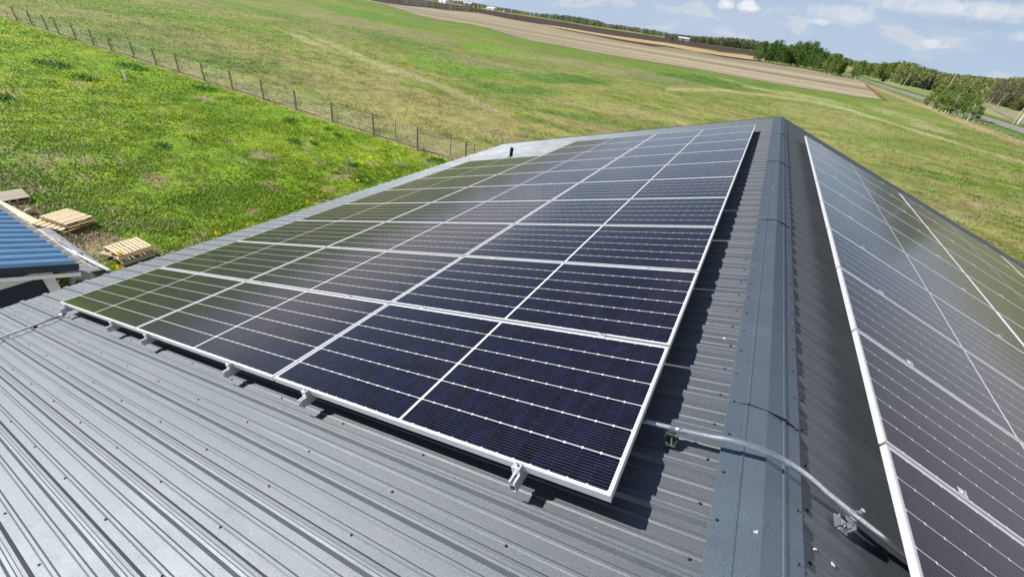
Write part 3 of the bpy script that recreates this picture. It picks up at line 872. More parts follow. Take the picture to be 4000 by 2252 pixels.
# ------------------------------------------------------------------ trees
def leaves(centres, size, n_each, spread, cols, seed, flat=0.0):
    rg = np.random.default_rng(seed)
    C = np.repeat(np.asarray(centres), n_each, 0); n = len(C)
    P = C + rg.normal(0, 1, (n, 3)) * np.asarray(spread)
    a = rg.normal(0, 1, (n, 3)); a /= np.linalg.norm(a, axis=1, keepdims=True)
    b = np.cross(a, rg.normal(0, 1, (n, 3))); b /= np.linalg.norm(b, axis=1, keepdims=True)
    s = size * rg.uniform(.5, 1.2, (n, 1))
    a = a * s; b = b * s * rg.uniform(.45, .8, (n, 1))
    V = np.stack([P - a * .5, P + b * .5, P + a * .5, P - b * .5], 1).reshape(-1, 3)
    cl_ = np.asarray(cols); k = rg.integers(0, len(cl_), len(centres))
    cc = np.repeat(cl_[k], n_each, 0) * rg.uniform(.7, 1.35, (n, 1))
    return V, np.repeat(cc[:, None, :], 4, 1).reshape(-1, 3)
bark_w = plain('white_birch_bark', (.58, .55, .49), .8, 0, .35, 3)
bark_g = plain('grey_aspen_bark', (.30, .28, .24), .85, 0, .3, 2)
bark_d = plain('dark_bark', (.10, .085, .07), .9)
def broadleaf(seed, h, crown_w, crown_lo, leaf_cols, bark, n_clump, n_leaf, leaf, trunks=1, lean=.04):
    rg = random.Random(seed); mb = MB(); tips = []
    for t in range(trunks):
        bx, by = (rg.uniform(-.5, .5), rg.uniform(-.5, .5)) if trunks > 1 else (0, 0)
        lx, ly = rg.gauss(0, lean) + bx * .12, rg.gauss(0, lean) + by * .12
        hh = h * rg.uniform(.78, 1) if t else h
        pts = [(bx + lx * hh * s_ ** 1.3 + rg.gauss(0, .012 * h), by + ly * hh * s_ ** 1.3 + rg.gauss(0, .012 * h), hh * s_) for s_ in (0, .12, .28, .45, .62, .8, .95)]
        r0 = .0125 * h / (1 + .25 * (trunks - 1)) + .02
        mb.tube(pts, [r0 * (1 - .85 * i / 6) for i in range(7)], 6)
        for k in range(11):
            s_ = rg.uniform(max(.15, crown_lo - .08), .93); i = min(5, int(s_ * 6.5)); p0 = Vector(pts[i])
            L = crown_w * .5 * rg.uniform(.55, 1.0) * math.sin(math.pi * min(.98, max(.12, (s_ - crown_lo + .18) / (1.12 - crown_lo))))
            az = rg.uniform(0, 6.283); up = rg.uniform(.35, .9)
            p1 = p0 + Vector((math.cos(az) * L, math.sin(az) * L, L * up)); pm = (p0 + p1) / 2 + Vector((0, 0, L * .08))
            mb.tube([p0, pm, p1], [r0 * .34, r0 * .2, r0 * .06], 4, False)
            tips += [p1, pm * .4 + p1 * .6, (pm + p1) / 2]
    cs = []
    for k in range(n_clump):
        if k < len(tips): c = tips[k]
        else:
            q = rg.random(); z = h * (crown_lo + (1.0 - crown_lo) * q)
            w = crown_w * .5 * math.sin(math.pi * (.12 + .84 * q) ** .85) * math.sqrt(rg.random()); az = rg.uniform(0, 6.283)
            c = Vector((math.cos(az) * w, math.sin(az) * w, z))
        cs.append((c.x, c.y, c.z))
    V, cc = leaves(cs, leaf, n_leaf, (crown_w * .075, crown_w * .075, h * .035), leaf_cols, seed)
    return mb, V, cc
def conifer(seed, h, w):
    rg = np.random.default_rng(seed); mb = MB()
    mb.tube([(0, 0, 0), (0, 0, h * .5), (0, 0, h * .97)], [.016 * h, .010 * h, .002 * h], 6)
    n = 1500; q = rg.uniform(0, 1, n) ** 1.35; z = h * (.05 + .94 * q); az = rg.uniform(0, 2 * np.pi, n)
    lobe = .78 + .22 * np.sin(az * 5 + z * 2.1)
    tier = .8 + .2 * np.sin(z / h * 40)
    rad = w * .5 * (1 - q) ** .9 * lobe * tier; inn = rad * rg.uniform(.25, .7, n)
    s = .055 * w * (1.1 - .6 * q)
    px, py = -np.sin(az) * s, np.cos(az) * s
    dz = rad * .22
    V = np.stack([np.stack([np.cos(az) * inn, np.sin(az) * inn, z + .04 * h * (1 - q)], 1), np.stack([np.cos(az) * rad * .8 + px, np.sin(az) * rad * .8 + py, z - dz * .4], 1),
                  np.stack([np.cos(az) * rad, np.sin(az) * rad, z - dz], 1), np.stack([np.cos(az) * rad * .8 - px, np.sin(az) * rad * .8 - py, z - dz * .4], 1)], 1).reshape(-1, 3)
    cc = np.array([.020, .042, .020]) * rg.uniform(.6, 1.7, (n, 1))
    return mb, V, np.repeat(cc[:, None, :], 4, 1).reshape(-1, 3)
def tree_proto(name, parts, bark, leafmat):
    mb, V, cc = parts; root = empty(name)
    mb.build('trunk', bark, root)
    raw_mesh('crown', V, np.arange(len(V)), 4, leafmat, cc, root)
    return root
GREENS = [(.14, .23, .034), (.11, .20, .028), (.18, .25, .04), (.12, .19, .04)]
DEEP = [(.075, .17, .024), (.11, .22, .03), (.055, .12, .02), (.15, .24, .045), (.10, .20, .03)]
OLIVE = [(.17, .19, .05), (.14, .155, .045), (.20, .20, .065), (.11, .14, .035)]
BARE_C = [(.20, .18, .12), (.16, .15, .10), (.20, .21, .08), (.14, .13, .085)]
PROTO = {
 'deep': [(tree_proto('aspen_tree', broadleaf(100 + k, 12, 5.6, .14, DEEP, bark_w, 105, 15, .56), bark_g, M['leaf'])) for k in range(3)],
 'aspen': [(tree_proto('aspen_tree', broadleaf(200 + k, 11, 5.0, .22, GREENS, bark_w, 110, 16, .55), bark_w, M['leaf'])) for k in range(3)],
 'bare': [(tree_proto('bare_tree', broadleaf(300 + k, 12, 4.4, .25, BARE_C, bark_g, 90, 11, .38), bark_g, M['leaf'])) for k in range(3)],
 'olive': [(tree_proto('willow_tree', broadleaf(400 + k, 10, 5.6, .08, OLIVE, bark_g, 120, 16, .52), bark_g, M['leaf'])) for k in range(3)],
 'birch': [(tree_proto('birch_tree', broadleaf(500 + k, 8, 4.0, .34, [(.15, .235, .035), (.12, .21, .03), (.19, .23, .05), (.10, .18, .03)], bark_w, 105, 14, .38, 3 + k % 2, .10), bark_w, M['leaf'])) for k in range(4)],
 'spruce': [(tree_proto('spruce_tree', conifer(600 + k, 10, 5.0 + .5 * k), bark_d, M['needle'])) for k in range(3)],
}
PH = {'deep': 12, 'aspen': 11, 'bare': 12, 'olive': 10, 'birch': 8, 'spruce': 10}
USED = set()
def plant(kind, pos, h, label, cat, group, widen=1.0):
    k = random.randrange(len(PROTO[kind])); src = PROTO[kind][k]
    if (kind, k) in USED: o = copy_tree(src)
    else: o = src; USED.add((kind, k))
    o.location = (pos[0], pos[1], GZ - .05); s = h / PH[kind]
    o.scale = (s * widen, s * widen, s); o.rotation_euler = (0, 0, random.uniform(0, 6.283))
    tag(o, label, cat, group)
    return o
def along(px, n, jitter=0):
    q = np.array(px, float); out = []
    for k in range(n):
        t = (k + .5) / n * (len(q) - 1); i = min(int(t), len(q) - 2)
        u, v = q[i] + (q[i + 1] - q[i]) * (t - i)
        out.append(np.array(G(u, v)[:2]) + RNG.normal(0, 1, 2) * jitter)
    return out
away = lambda p, d: np.array(p) + (np.array(p) - CAM[:2]) / np.linalg.norm(np.array(p) - CAM[:2]) * d
def wood_belt(name, px_base, tops, n, depth, label, cols, leaf, conifers=.12):
    """a far-off wood: many crowns that read as one mass"""
    rg = np.random.default_rng(len(px_base) * 7 + n)
    P = along(px_base, n, depth * .1); T = np.array(tops, float); VV = []; CC = []
    for i, p in enumerate(P):
        q = away(p, rg.uniform(0, depth)); h = hfor(q, T, rg.uniform(.72, 1.04)); con = rg.uniform() < conifers
        h = min(h, 34)
        m_ = 105; w = h * (.15 if con else .30)
        zz = rg.uniform(.06, 1, m_) * h; w_ = w * ((1.05 - zz / h) if con else np.sin(np.pi * (.12 + .8 * zz / h)) ** .6)
        a = rg.uniform(0, 6.283, m_); rr_ = w_ * np.sqrt(rg.uniform(.1, 1, m_))
        c = np.stack([q[0] + np.cos(a) * rr_, q[1] + np.sin(a) * rr_, GZ + zz], 1)
        base_c = np.array((.035, .06, .035)) if con else np.array(cols[rg.integers(0, len(cols))])
        V, cc = leaves(c, leaf * .68 * h / 14, 1, .01, [base_c], int(rg.integers(1e6)))
        VV.append(V); CC.append(cc)
    V = np.concatenate(VV); o = raw_mesh(name, V, np.arange(len(V)), 4, M['leaf'], np.concatenate(CC))
    tag(o, label, 'wood', kind='stuff')
# the wood at the end of the stubble field
base_line = [(2945, 240), (3062, 254), (3143, 269), (3274, 296)]
lab = 'dark leafy aspen in the wood at the end of the stubble field'
skyl = np.array([(2925, 200), (2960, 158), (3000, 150), (3040, 163), (3075, 176), (3105, 165), (3165, 164), (3198, 186), (3225, 200), (3257, 212), (3300, 218)], float)
def hfor(p, line, f=1.0):
    u, _ = pix((p[0], p[1], GZ + 6)); return max(3.0, top_of((p[0], p[1], GZ), float(np.interp(u, line[:, 0], line[:, 1]))) * f)
for p in along(base_line, 22, .8): plant('deep', p, hfor(p, skyl, random.uniform(.72, .98)), lab, 'tree', 'leafy aspens in the wood by the stubble', 1.15)
for p in along(base_line, 20, 2): q = away(p, random.uniform(6, 14)); plant('deep', q, hfor(q, skyl, random.uniform(.86, 1.03)), lab, 'tree', 'leafy aspens in the wood by the stubble', 1.1)
for p in along([(3030, 250), (3120, 264), (3200, 282)], 6, 2): q = away(p, random.uniform(4, 16)); plant('bare', q, hfor(q, skyl, random.uniform(.95, 1.06)), 'tall bare pale-barked tree rising among the leafy aspens by the stubble', 'tree', 'bare trees in the wood by the stubble')
for p in along([(3215, 286), (3245, 294), (3288, 300)], 8, .5): plant('aspen', p, hfor(p, skyl, random.uniform(.62, .82)), 'slim light green aspen at the road end of the wood', 'tree', 'slim aspens at the end of the wood')
for p in along([(3325, 306), (3338, 309), (3352, 306)], 3, .3): plant('aspen', p, top_of((p[0], p[1], GZ), 240), 'slim aspen in the small clump beside the grey road', 'tree', 'clump of aspens beside the road')
# beyond the road
skyr = np.array([(3200, 175), (3300, 222), (3360, 238), (3430, 246), (3520, 240), (3560, 250), (3600, 262), (3680, 280), (3760, 292), (3840, 300), (3900, 305), (3960, 300), (4000, 306), (4080, 312)], float)
for p in along([(3394, 303), (3430, 311), (3478, 319), (3520, 326)], 12, 4): q = away(p, random.uniform(0, 22)); plant('aspen', q, hfor(q, skyr, random.uniform(.8, 1.02)), 'light green aspen in the grove beyond the grey road', 'tree', 'aspens in the grove beyond the road', 1.3)
for p in along([(3370, 299), (3440, 310), (3540, 326)], 9, 6): q = away(p, random.uniform(30, 60)); plant('bare', q, hfor(q, skyr, random.uniform(.86, 1.0)), 'leafless grey tree behind the grove beyond the road', 'tree', 'leafless trees behind the grove', 1.3)
for (u, v, t) in [(3447, 319, 284), (3526, 333, 294), (3543, 336, 296), (3570, 340, 300), (3590, 344, 304), (3618, 352, 287), (3637, 350, 300), (3664, 352, 284), (3600, 347, 296)]:
    p = G(u, v); plant('spruce', p, max(5, top_of(p, t)), 'dark spruce in the row behind the roadside ditch', 'tree', 'dark spruces beyond the road', 1.25)
for p in along([(3660, 352), (3740, 366), (3800, 380), (3870, 395)], 16, 6): q = away(p, random.uniform(0, 50)); plant('olive', q, hfor(q, skyr, random.uniform(.75, 1.0)), 'olive green willow in the wood right of the road', 'tree', 'olive willows right of the road', 1.3)
for p in along([(3860, 412), (3930, 424), (4010, 438), (4100, 452)], 15, 4): q = away(p, random.uniform(2, 34)); plant('bare', q, hfor(q, skyr, random.uniform(.85, 1.03)), 'tall grey leafless tree at the right edge behind the paddock', 'tree', 'leafless trees at the right edge', 1.5)
for p in along([(3880, 416), (3960, 430), (4060, 446)], 7, 2): plant('olive', p, top_of((p[0], p[1], GZ), 378) * random.uniform(.7, 1.1), 'low olive bush at the foot of the leafless trees', 'bush', 'bushes at the edge of the right wood', 1.2)
for (u, v, t) in [(3925, 418, 372), (3985, 430, 360), (4030, 436, 360)]:
    p = G(u, v); plant('spruce', p, max(4, top_of(p, t)), 'dark spruce among the leafless trees behind the paddock', 'tree', 'spruces behind the paddock', 1.6)
wood_belt('right_wood', [(3372, 298), (3440, 312), (3540, 334), (3660, 356), (3760, 376), (3850, 398), (3930, 416), (4020, 434), (4150, 456)], list(map(tuple, skyr + np.array([0, 3]))), 420, 55,
          'thick grey-green wood beyond the road and paddock on the right', [(.18, .225, .06), (.21, .225, .085), (.14, .18, .05), (.20, .18, .10), (.23, .26, .08)], 2.3, .08)
# birch row along the roadside fence
for (u, v, t) in [(3610, 413, 352), (3622, 420, 346), (3633, 425, 340), (3645, 430, 345), (3662, 436, 330), (3674, 439, 345), (3690, 447, 340), (3702, 450, 345), (3722, 454, 365), (3738, 458, 372), (3752, 461, 378), (3778, 474, 390), (3800, 478, 420)]:
    p = G(u, v); q = (max(p[0], 38.6), p[1]); plant('birch', q, max(3.6, top_of(p, t) * 1.2), 'white-trunked birch in the row along the roadside fence', 'tree', 'birches along the roadside fence', .95)
# young trees along the far edge of the stubble, left
for (u, v, t) in [(1520, 10, -14), (1560, 18, -6), (1600, 22, -4), (1650, 27, 4), (1676, 30, 2), (1700, 34, 4), (1716, 36, 10), (1740, 39, 14), (1784, 43, 20), (1800, 44, 22), (1822, 48, 12), (1840, 49, 16), (1856, 50, 14), (1872, 52, 18), (2012, 77, 58), (2022, 78, 61), (2190, 112, 98), (2213, 115, 106)]:
    p = G(u, v); plant('olive' if u % 3 else 'aspen', p, max(2.0, top_of(p, t)), 'thin young tree on the far edge of the stubble field', 'tree', 'young trees along the stubble edge', .8)
for ks in PROTO.items():
    for k, src in enumerate(ks[1]):
        if (ks[0], k) not in USED:
            for ch in list(src.children): bpy.data.objects.remove(ch)
            bpy.data.objects.remove(src)

FARC = [(.20, .24, .12), (.17, .20, .11), (.22, .235, .15), (.15, .185, .10), (.21, .20, .15)]  # greyed leaf tones: the slight distance haze is put into the colour
wood_belt('far_wood', [(1500, -34), (1700, 4), (1862, 27), (2000, 52), (2190, 80), (2300, 100), (2450, 121), (2600, 145)], [(1500, -60), (1640, -20), (1760, 0), (1850, 10), (1930, 26), (2000, 36), (2100, 52), (2190, 58), (2250, 66), (2350, 84), (2365, 92), (2450, 102), (2560, 118), (2600, 128)], 800, 120,
          'far-off line of pale spring woods beyond the ploughed field', FARC, 3.6)
wood_belt('far_wood', [(2600, 150), (2700, 164), (2817, 182), (2945, 200), (3080, 214)], [(2600, 128), (2680, 138), (2740, 142), (2800, 146), (2860, 148), (2930, 156), (3000, 170), (3080, 186)], 420, 60,
          'far wood of pale poplars behind the left end of the leafy wood', [(.18, .21, .09), (.15, .18, .075), (.20, .20, .12), (.12, .15, .07)], 2.8, .05)
wood_belt('far_wood', [(3200, 232), (3330, 262), (3450, 284), (3580, 306), (3720, 330), (3860, 356), (4010, 384), (4150, 410)], list(map(tuple, skyr + np.array([0, 5]))), 700, 60,
          'dense background woods beyond the road on the right', [(.18, .23, .07), (.14, .19, .05), (.20, .21, .09), (.21, .19, .11), (.12, .165, .045)], 2.8, .08)
# ------------------------------------------------------------------ wire fence on the lawn's far edge
m_post = plain('weathered_post', (.27, .245, .21), .85, 0, .3, 6)
m_tpost = plain('rusty_steel_post', (.10, .075, .06), .7, .3, .2, 9)
m_wire = plain('fence_wire', (.66, .65, .62), .5, .2)
fx = [-69.9, -66.6, -63.4, -61.0, -57.6, -54.3, -51.2, -47.6, -44.2, -41.2, -37.7, -34.3, -30.9, -27.5, -24.0, -20.4, -17.0, -13.6, -10.2, -6.8]
wf = tag(empty('wire_fence', (-40, FENCE_Y, GZ)), 'wire mesh fence with grey wooden posts between the lawn and the pasture', 'fence')
pos_ = []
for i, x in enumerate(fx):
    h = 1.26 + random.uniform(-.06, .06); ln = random.uniform(-.05, .05)
    y = random.uniform(-.06, .06); pos_.append((x, y, h))
    MB().tube([(x + 40, y, -.1), (x + 40 + ln * .5, y, h * .5), (x + 40 + ln, y, h)], [.062, .058, .055], 8).build('post', m_post, wf)
for (x, y, h) in [(-19.1, .45, 1.02), (-15.2, .75, 1.1), (-13.4, .5, 1.05)]:
    MB().tube([(x + 40, y, -.1), (x + 40 + .02, y, h)], .022, 6).box((x + 40.02, y, h), (.07, .05, .012)).build('steel_post', m_tpost, wf)
mb = MB()
for k, hz in enumerate((.12, .26, .40, .55, .71, .88, 1.06)):
    for i in range(len(pos_) - 1):
        a, b = pos_[i], pos_[i + 1]
        sag = -.012
        mb.tube([(a[0] + 40, a[1] + .06, hz), ((a[0] + b[0]) / 2 + 40, (a[1] + b[1]) / 2 + .06, hz + sag), (b[0] + 40, b[1] + .06, hz)], (.0085 if k < 6 else .012), 4, False)
x = fx[0]
while x < fx[-1]:
    mb.tube([(x + 40, .06, .12), (x + 40, .06, 1.06)], .0038, 3, False); x += .33
mb.build('wire_mesh', m_wire, wf)

# fence along the road
rf = tag(empty('roadside_fence', (40, 140, GZ)), 'low fence of slanting brown posts in orange dead grass beside the road', 'fence')
m_rpost = plain('brown_fence_post', (.30, .225, .14), .85, 0, .25, 4)
rp = [((345, 385), (385, 320)), ((450, 405), (480, 357)), ((500, 420), (530, 380)), ((600, 468), (640, 420)), ((660, 487), (692, 445)), ((725, 510), (757, 472)), ((785, 540), (820, 497)), ((855, 575), (885, 525)), ((920, 605), (955, 555)), ((990, 640), (1035, 592)), ((1080, 665), (1107, 632)), ((1145, 720), (1190, 665)), ((1215, 745), (1260, 695))]
prev = []
for (b, t) in rp:
    p = G(3600 + b[0] * .3292, 330 + b[1] * .3292); h = min(1.5, max(.9, top_of(p, 330 + t[1] * .3292)))
    MB().tube([(p[0] - 40, p[1] - 140, -.1), (p[0] - 40, p[1] - 140, h)], .085, 6).build('post', m_rpost, rf); prev.append((p[0] - 40, p[1] - 140))
for y in range(152, 330, 6):
    x = 39.6 + .6 * math.sin(y * .05)
    MB().tube([(x - 40, y - 140, -.1), (x - 40, y - 140, 1.15 + random.uniform(-.1, .1))], .075, 5).build('post', m_rpost, rf); prev.insert(0, (x - 40, y - 140))
prev.sort(key=lambda q: q[1]); mb = MB()
for hz in (.45, .8, 1.05):
    mb.tube([(a[0], a[1], hz) for a in prev], .012, 3, False)
mb.build('wire', m_wire, rf)
# rail fence on the far side of the road
pf = tag(empty('paddock_fence', (60, 170, GZ)), 'grey wooden rail fence beyond the road at the right edge', 'fence')
pts = []
for k in range(16):
    t = k / 15; p = G(3866 + (3990 - 3866) * t, 428 + (492 - 428) * t); pts.append((p[0] - 60, p[1] - 170))
for p in pts: MB().box((p[0], p[1], .6), (.14, .14, 1.3)).build('post', m_post, pf)
for hz in (.5, .85, 1.15):
    mb = MB()
    for a, b in zip(pts, pts[1:]): mb.bar((a[0] + .1, a[1], hz), (b[0] + .1, b[1], hz), .04, .12)
    mb.build('rail', m_post, pf)

# ------------------------------------------------------------------ utility poles
m_pole = plain('weathered_pole', (.42, .38, .32), .85, 0, .2, 2)
m_pale = plain('pale_pole', (.62, .60, .56), .8, 0, .15, 2)
def pole(base, h, label, mat, arm=True, r=.15, az=0.0):
    o = tag(empty('utility_pole', (base[0], base[1], GZ), (0, 0, az)), label, 'utility pole', 'utility poles')
    MB().tube([(0, 0, -.2), (0, 0, h)], [r, r * .62], 9).build('shaft', mat, o)
    if arm:
        MB().box((0, .12, h - .7), (2.4, .12, .14)).build('crossarm', m_post, o)
        for x in (-1.05, 0, 1.05): MB().tube([(x, .12, h - .63), (x, .12, h - .45)], .05, 6).build('insulator', m_pale, o)
    return o
p = G(3958, 482); pole(p, 10.5, 'leaning brown utility pole at the right edge of the photo, darker of the pair', m_pole, True, .16)
p = G(3965, 483.5); pole((p[0] + .5, p[1], 0), 9.4, 'white pole right beside the brown utility pole at the right edge', m_pale, False, .17)
p = G(3522, 346); pole(p, top_of(p, 284), 'dark utility pole standing in front of the spruces beyond the road', m_pole, False, .2)
_u = (57.5, 232.0); pole(_u, 9.3, 'tan utility pole rising out of the trees behind the birches', plain('tan_pole', (.55, .42, .24), .8), False, .19)
lp = []
for (u, v, t, lab_) in [(1760.5, 42, 6, 'pale utility pole left of its twin on the far edge of the stubble'), (1823.5, 49, 9, 'pale utility pole right of its twin on the far edge of the stubble')]:
    p = G(u, v); h = top_of(p, t); pole(p, h, lab_, m_pale, True, .22, .5); lp.append((p, h))
ov = empty('overhead_wires', (0, 0, 0)); tag(ov, 'pale overhead wires strung past the two poles on the stubble edge', 'wires')
(pa, ha), (pb, hb) = lp; dv = Vector((pb[0] - pa[0], pb[1] - pa[1], 0))
for k, (za, zb) in enumerate(((ha - .5, hb - .5), (ha * .72, hb * .72), (ha * .45, hb * .45))):
    P = []
    for t in np.linspace(-2.2, 3.0, 27):
        tt = t - math.floor(t); sag = -1.2 * 4 * tt * (1 - tt) * .35
        P.append((pa[0] + dv.x * t, pa[1] + dv.y * t, GZ + za + (zb - za) * t + sag))
    MB().tube(P, .07, 4, False).build('wire', m_pale, ov)
# radio mast beyond the wood
p = G(3047, 215); mm = tag(empty('radio_mast', p), 'thin lattice radio mast rising behind the leafy wood', 'mast')
hm = top_of(p, 121); mb = MB()
for k in range(3):
    a = 2.094 * k; mb.tube([(math.cos(a) * .5, math.sin(a) * .5, 0), (math.cos(a) * .35, math.sin(a) * .35, hm)], .12, 4)
n_ = 26
for i in range(n_):
    for k in range(3):
        a, b_ = 2.094 * k, 2.094 * (k + 1); z0, z1 = hm * i / n_, hm * (i + 1) / n_
        mb.tube([(math.cos(a) * .45, math.sin(a) * .45, z0), (math.cos(b_) * .45, math.sin(b_) * .45, z1)], .06, 3, False)
mb.build('lattice', plain('mast_steel', (.22, .22, .24), .5), mm)

# ------------------------------------------------------------------ far buildings and the machine in the ploughed field
def barn(u, v, L, Wd, h, wall, roof, label, cat, az=.3, z=GZ):
    p = G(u, v); o = tag(empty('farm_building', p, (0, 0, az)), label, cat)
    rise = Wd * .22
    mb = MB(); P = [(x, y, zz) for x in (-L / 2, L / 2) for y, zz in ((-Wd / 2, 0), (Wd / 2, 0), (Wd / 2, h), (0, h + rise), (-Wd / 2, h))]
    mb.add(P, [(4, 3, 2, 1, 0), (5, 6, 7, 8, 9)] + [(i, i + 5, (i + 1) % 5 + 5, (i + 1) % 5) for i in (0, 1, 4)])
    mb.build('wall', wall, o)
    mb = MB()
    for s in (-1, 1):
        sl = Vector((0, s * Wd / 2, -rise)).normalized(); nn = Vector((0, s * rise, Wd / 2)).normalized()
        mb.box(Vector((0, s * Wd / 4, h + rise / 2)) + nn * .12, (L + .8, math.hypot(Wd / 2, rise) + .5, .16), (Vector((1, 0, 0)), sl, nn))
    mb.build('roof', roof, o)
    MB().box((0, -Wd / 2 - .06, h * .4), (L * .18, .1, h * .8)).build('door', plain('barn_door', (.16, .17, .19), .6), o)
m_ww = plain('white_wall', (.72, .72, .70), .6); m_wr = plain('pale_metal_roof', (.66, .70, .74), .4); m_dr = plain('dark_roof', (.07, .075, .09), .6); m_gw = plain('grey_siding', (.42, .43, .45), .6)
barn(1738, 14, 46, 18, 6, m_ww, m_wr, 'long white-roofed farm shed beside the two poles at far left', 'shed', -.5)
barn(1826, 28, 22, 13, 8, m_ww, m_ww, 'white house right of the two poles on the skyline', 'house', .4)
barn(1921, 41, 42, 17, 5, m_gw, m_wr, 'pale-roofed shed at the end of the ploughed field', 'shed', -.4)
barn(1979, 50, 20, 12, 6, m_gw, m_dr, 'dark-roofed house in the far trees above the ploughed field', 'house', .7)
barn(2668, 160, 26, 11, 5, m_ww, m_ww, 'small white house at the foot of the far poplars', 'house', .1)
barn(2570, 137, 20, 10, 4, m_ww, m_wr, 'small pale shed in front of the far woods', 'shed', .2)
barn(3655, 340, 15, 10, 4.2, m_gw, plain('slate_roof', (.30, .33, .38), .5), 'grey house half hidden behind the dark spruces', 'house', .4)
p = G(2625, 163); tr = tag(empty('tractor', p, (0, 0, .2)), 'small yellowish tractor standing in the dark ploughed field', 'tractor')
m_yel = plain('yellow_paint', (.62, .45, .16), .4); m_tyre = plain('tyre', (.02, .02, .02), .8)
MB().box((1.9, 0, 2.0), (3.2, 1.5, 1.3)).box((0, 0, 1.6), (2.2, 1.4, .9)).build('body', m_yel, tr)
MB().box((-.6, 0, 3.1), (1.9, 1.9, 1.9)).box((-.6, 0, 4.1), (2.1, 2.1, .15)).build('cab', plain('tinted_glass', (.05, .055, .06), .2), tr)
for (x, r) in ((-.7, 1.25), (2.8, .95)):
    for s in (-1, 1):
        w_ = MB().tube([(x, s * .95, r), (x, s * 1.55, r)], r, 18).build('wheel', m_tyre, tr)
        MB().tube([(x, s * 1.5, r), (x, s * 1.6, r)], r * .5, 12).build('rim', m_yel, w_)
MB().tube([(2.4, .3, 2.6), (2.4, .3, 3.7)], .08, 6).build('exhaust', m_tyre, tr)

# ------------------------------------------------------------------ blue-roofed shed beside the building
SX1, SX0, SY1, SYR, SZE, SSL = -11.03, -17.6, 1.10, -1.6, -3.80, .345
sh = tag(empty('shed', (SX1, SY1, GZ)), 'navy shed with a blue ribbed metal roof and white trim below the big roof', 'shed')
def sl_(P): return (P[0] - SX1, P[1] - SY1, P[2] - GZ)
m_blue = NB('blue_painted_steel')
_c = m_blue.coord(); m_blue.set('Base Color', m_blue.mix(m_blue.mr(m_blue.noise(_c, 3, 4), .3, .7), (.11, .27, .46), (.15, .33, .54))); m_blue.set('Roughness', .36); m_blue.set('Specular IOR Level', .8); m_blue = m_blue.m
m_navy = plain('navy_siding', (.016, .026, .042), .55, 0, .1, 3)
m_white = plain('white_trim', (.76, .76, .76), .45, 0, .05, 4)
prof = rib_profile(SX0, SX1 - .01, .305, SX1 - .10)
for s in (1, -1):
    run = SY1 - SYR
    def S(x, d, h): return sl_((x, SYR + s * d, SZE + (run - d) * SSL + h * 1.7))
    mb = MB(); n = len(prof)
    for d in (0.03, run * .5, run): mb.v += [S(x, d, h) for x, h in prof]
    for i in range(2):
        for j in range(n - 1):
            a = i * n + j; f = (a, a + n, a + n + 1, a + 1); mb.f.append(f if s < 0 else f[::-1])
    mb.build('roof', m_blue, sh)
    mb = MB(); a_, b_ = Vector(S(SX1 + .012, 0.0, -.045)), Vector(S(SX1 + .012, run - .01, -.045)); mb.bar(a_, b_, .02, .14); mb.build('rake_board', m_navy, sh)
    mb = MB(); a_, b_ = Vector(S(SX1 - .004, 0.0, -.145)), Vector(S(SX1 - .004, run - .03, -.145)); mb.bar(a_, b_, .03, .075); mb.build('rake_trim', m_white, sh)
    mb = MB(); P = [S(x, d, -.022 - k) for k in (0, .05) for x, d in ((SX1 - .02, 0.0), (SX1 - .02, run - .05), (SX0, run - .05), (SX0, 0.0))]
    mb.add(P, [(0, 1, 2, 3), (7, 6, 5, 4), (0, 4, 5, 1), (1, 5, 6, 2), (2, 6, 7, 3), (3, 7, 4, 0)]); mb.build('soffit', m_white, sh)
MB().bar(sl_((SX0, SYR, SZE + 2.7 * SSL + .03)), sl_((SX1, SYR, SZE + 2.7 * SSL + .03)), .3, .02).build('ridge_cap', m_blue, sh)
WXF, WYC = -11.36, .745
yb = 2 * SYR - WYC
def wallz(y): return SZE + (SY1 - SYR - abs(y - SYR)) * SSL - .09
mb = MB(); ring = [(WYC, GZ), (WYC, wallz(WYC)), (SYR, wallz(SYR)), (yb, wallz(yb)), (yb, GZ)]
mb.add([sl_((x, y, z)) for x in (WXF, SX0 + .3) for y, z in ring], [(0, 1, 2, 3, 4), (9, 8, 7, 6, 5)] + [(i + 5, (i + 1) % 5 + 5, (i + 1) % 5, i) for i in range(5)])
mb.build('wall', m_navy, sh)
MB().box(sl_((WXF + .014, WYC - .065, (GZ + wallz(WYC)) / 2 + .02)), (.026, .155, wallz(WYC) - GZ)).box(sl_((WXF - .06, WYC + .014, (GZ + wallz(WYC)) / 2)), (.14, .024, wallz(WYC) - GZ)).build('corner_trim', m_white, sh)
MB().box(sl_((WXF + .013, (WYC - .15 + yb) / 2, -3.955)), (.022, WYC - .15 - yb, .125)).build('frieze_board', m_white, sh)
gt = MB(); L = SX1 - SX0
MB().box(sl_(((SX0 + SX1) / 2, SY1 + .06, SZE - .125)), (L - .02, .108, .008)).build('gutter_trough', plain('dirty_gutter', (.10, .09, .08), .8), sh)
for (y, z, sy, sz) in ((SY1 + .06, SZE - .135, .12, .008), (SY1 + .118, SZE - .085, .006, .105), (SY1 + .003, SZE - .09, .006, .09)):
    gt.box(sl_(((SX0 + SX1) / 2, y, z)), (L, sy, sz))
gt.box(sl_((SX1 + .003, SY1 + .06, SZE - .09)), (.006, .125, .1))
g_ = gt.build('gutter', m_white, sh)
for k in range(20): MB().box(sl_((SX1 - .12 - .319 * k, SY1 + .055, SZE - .036)), (.014, .135, .006)).build('gutter_strap', m_white, g_)

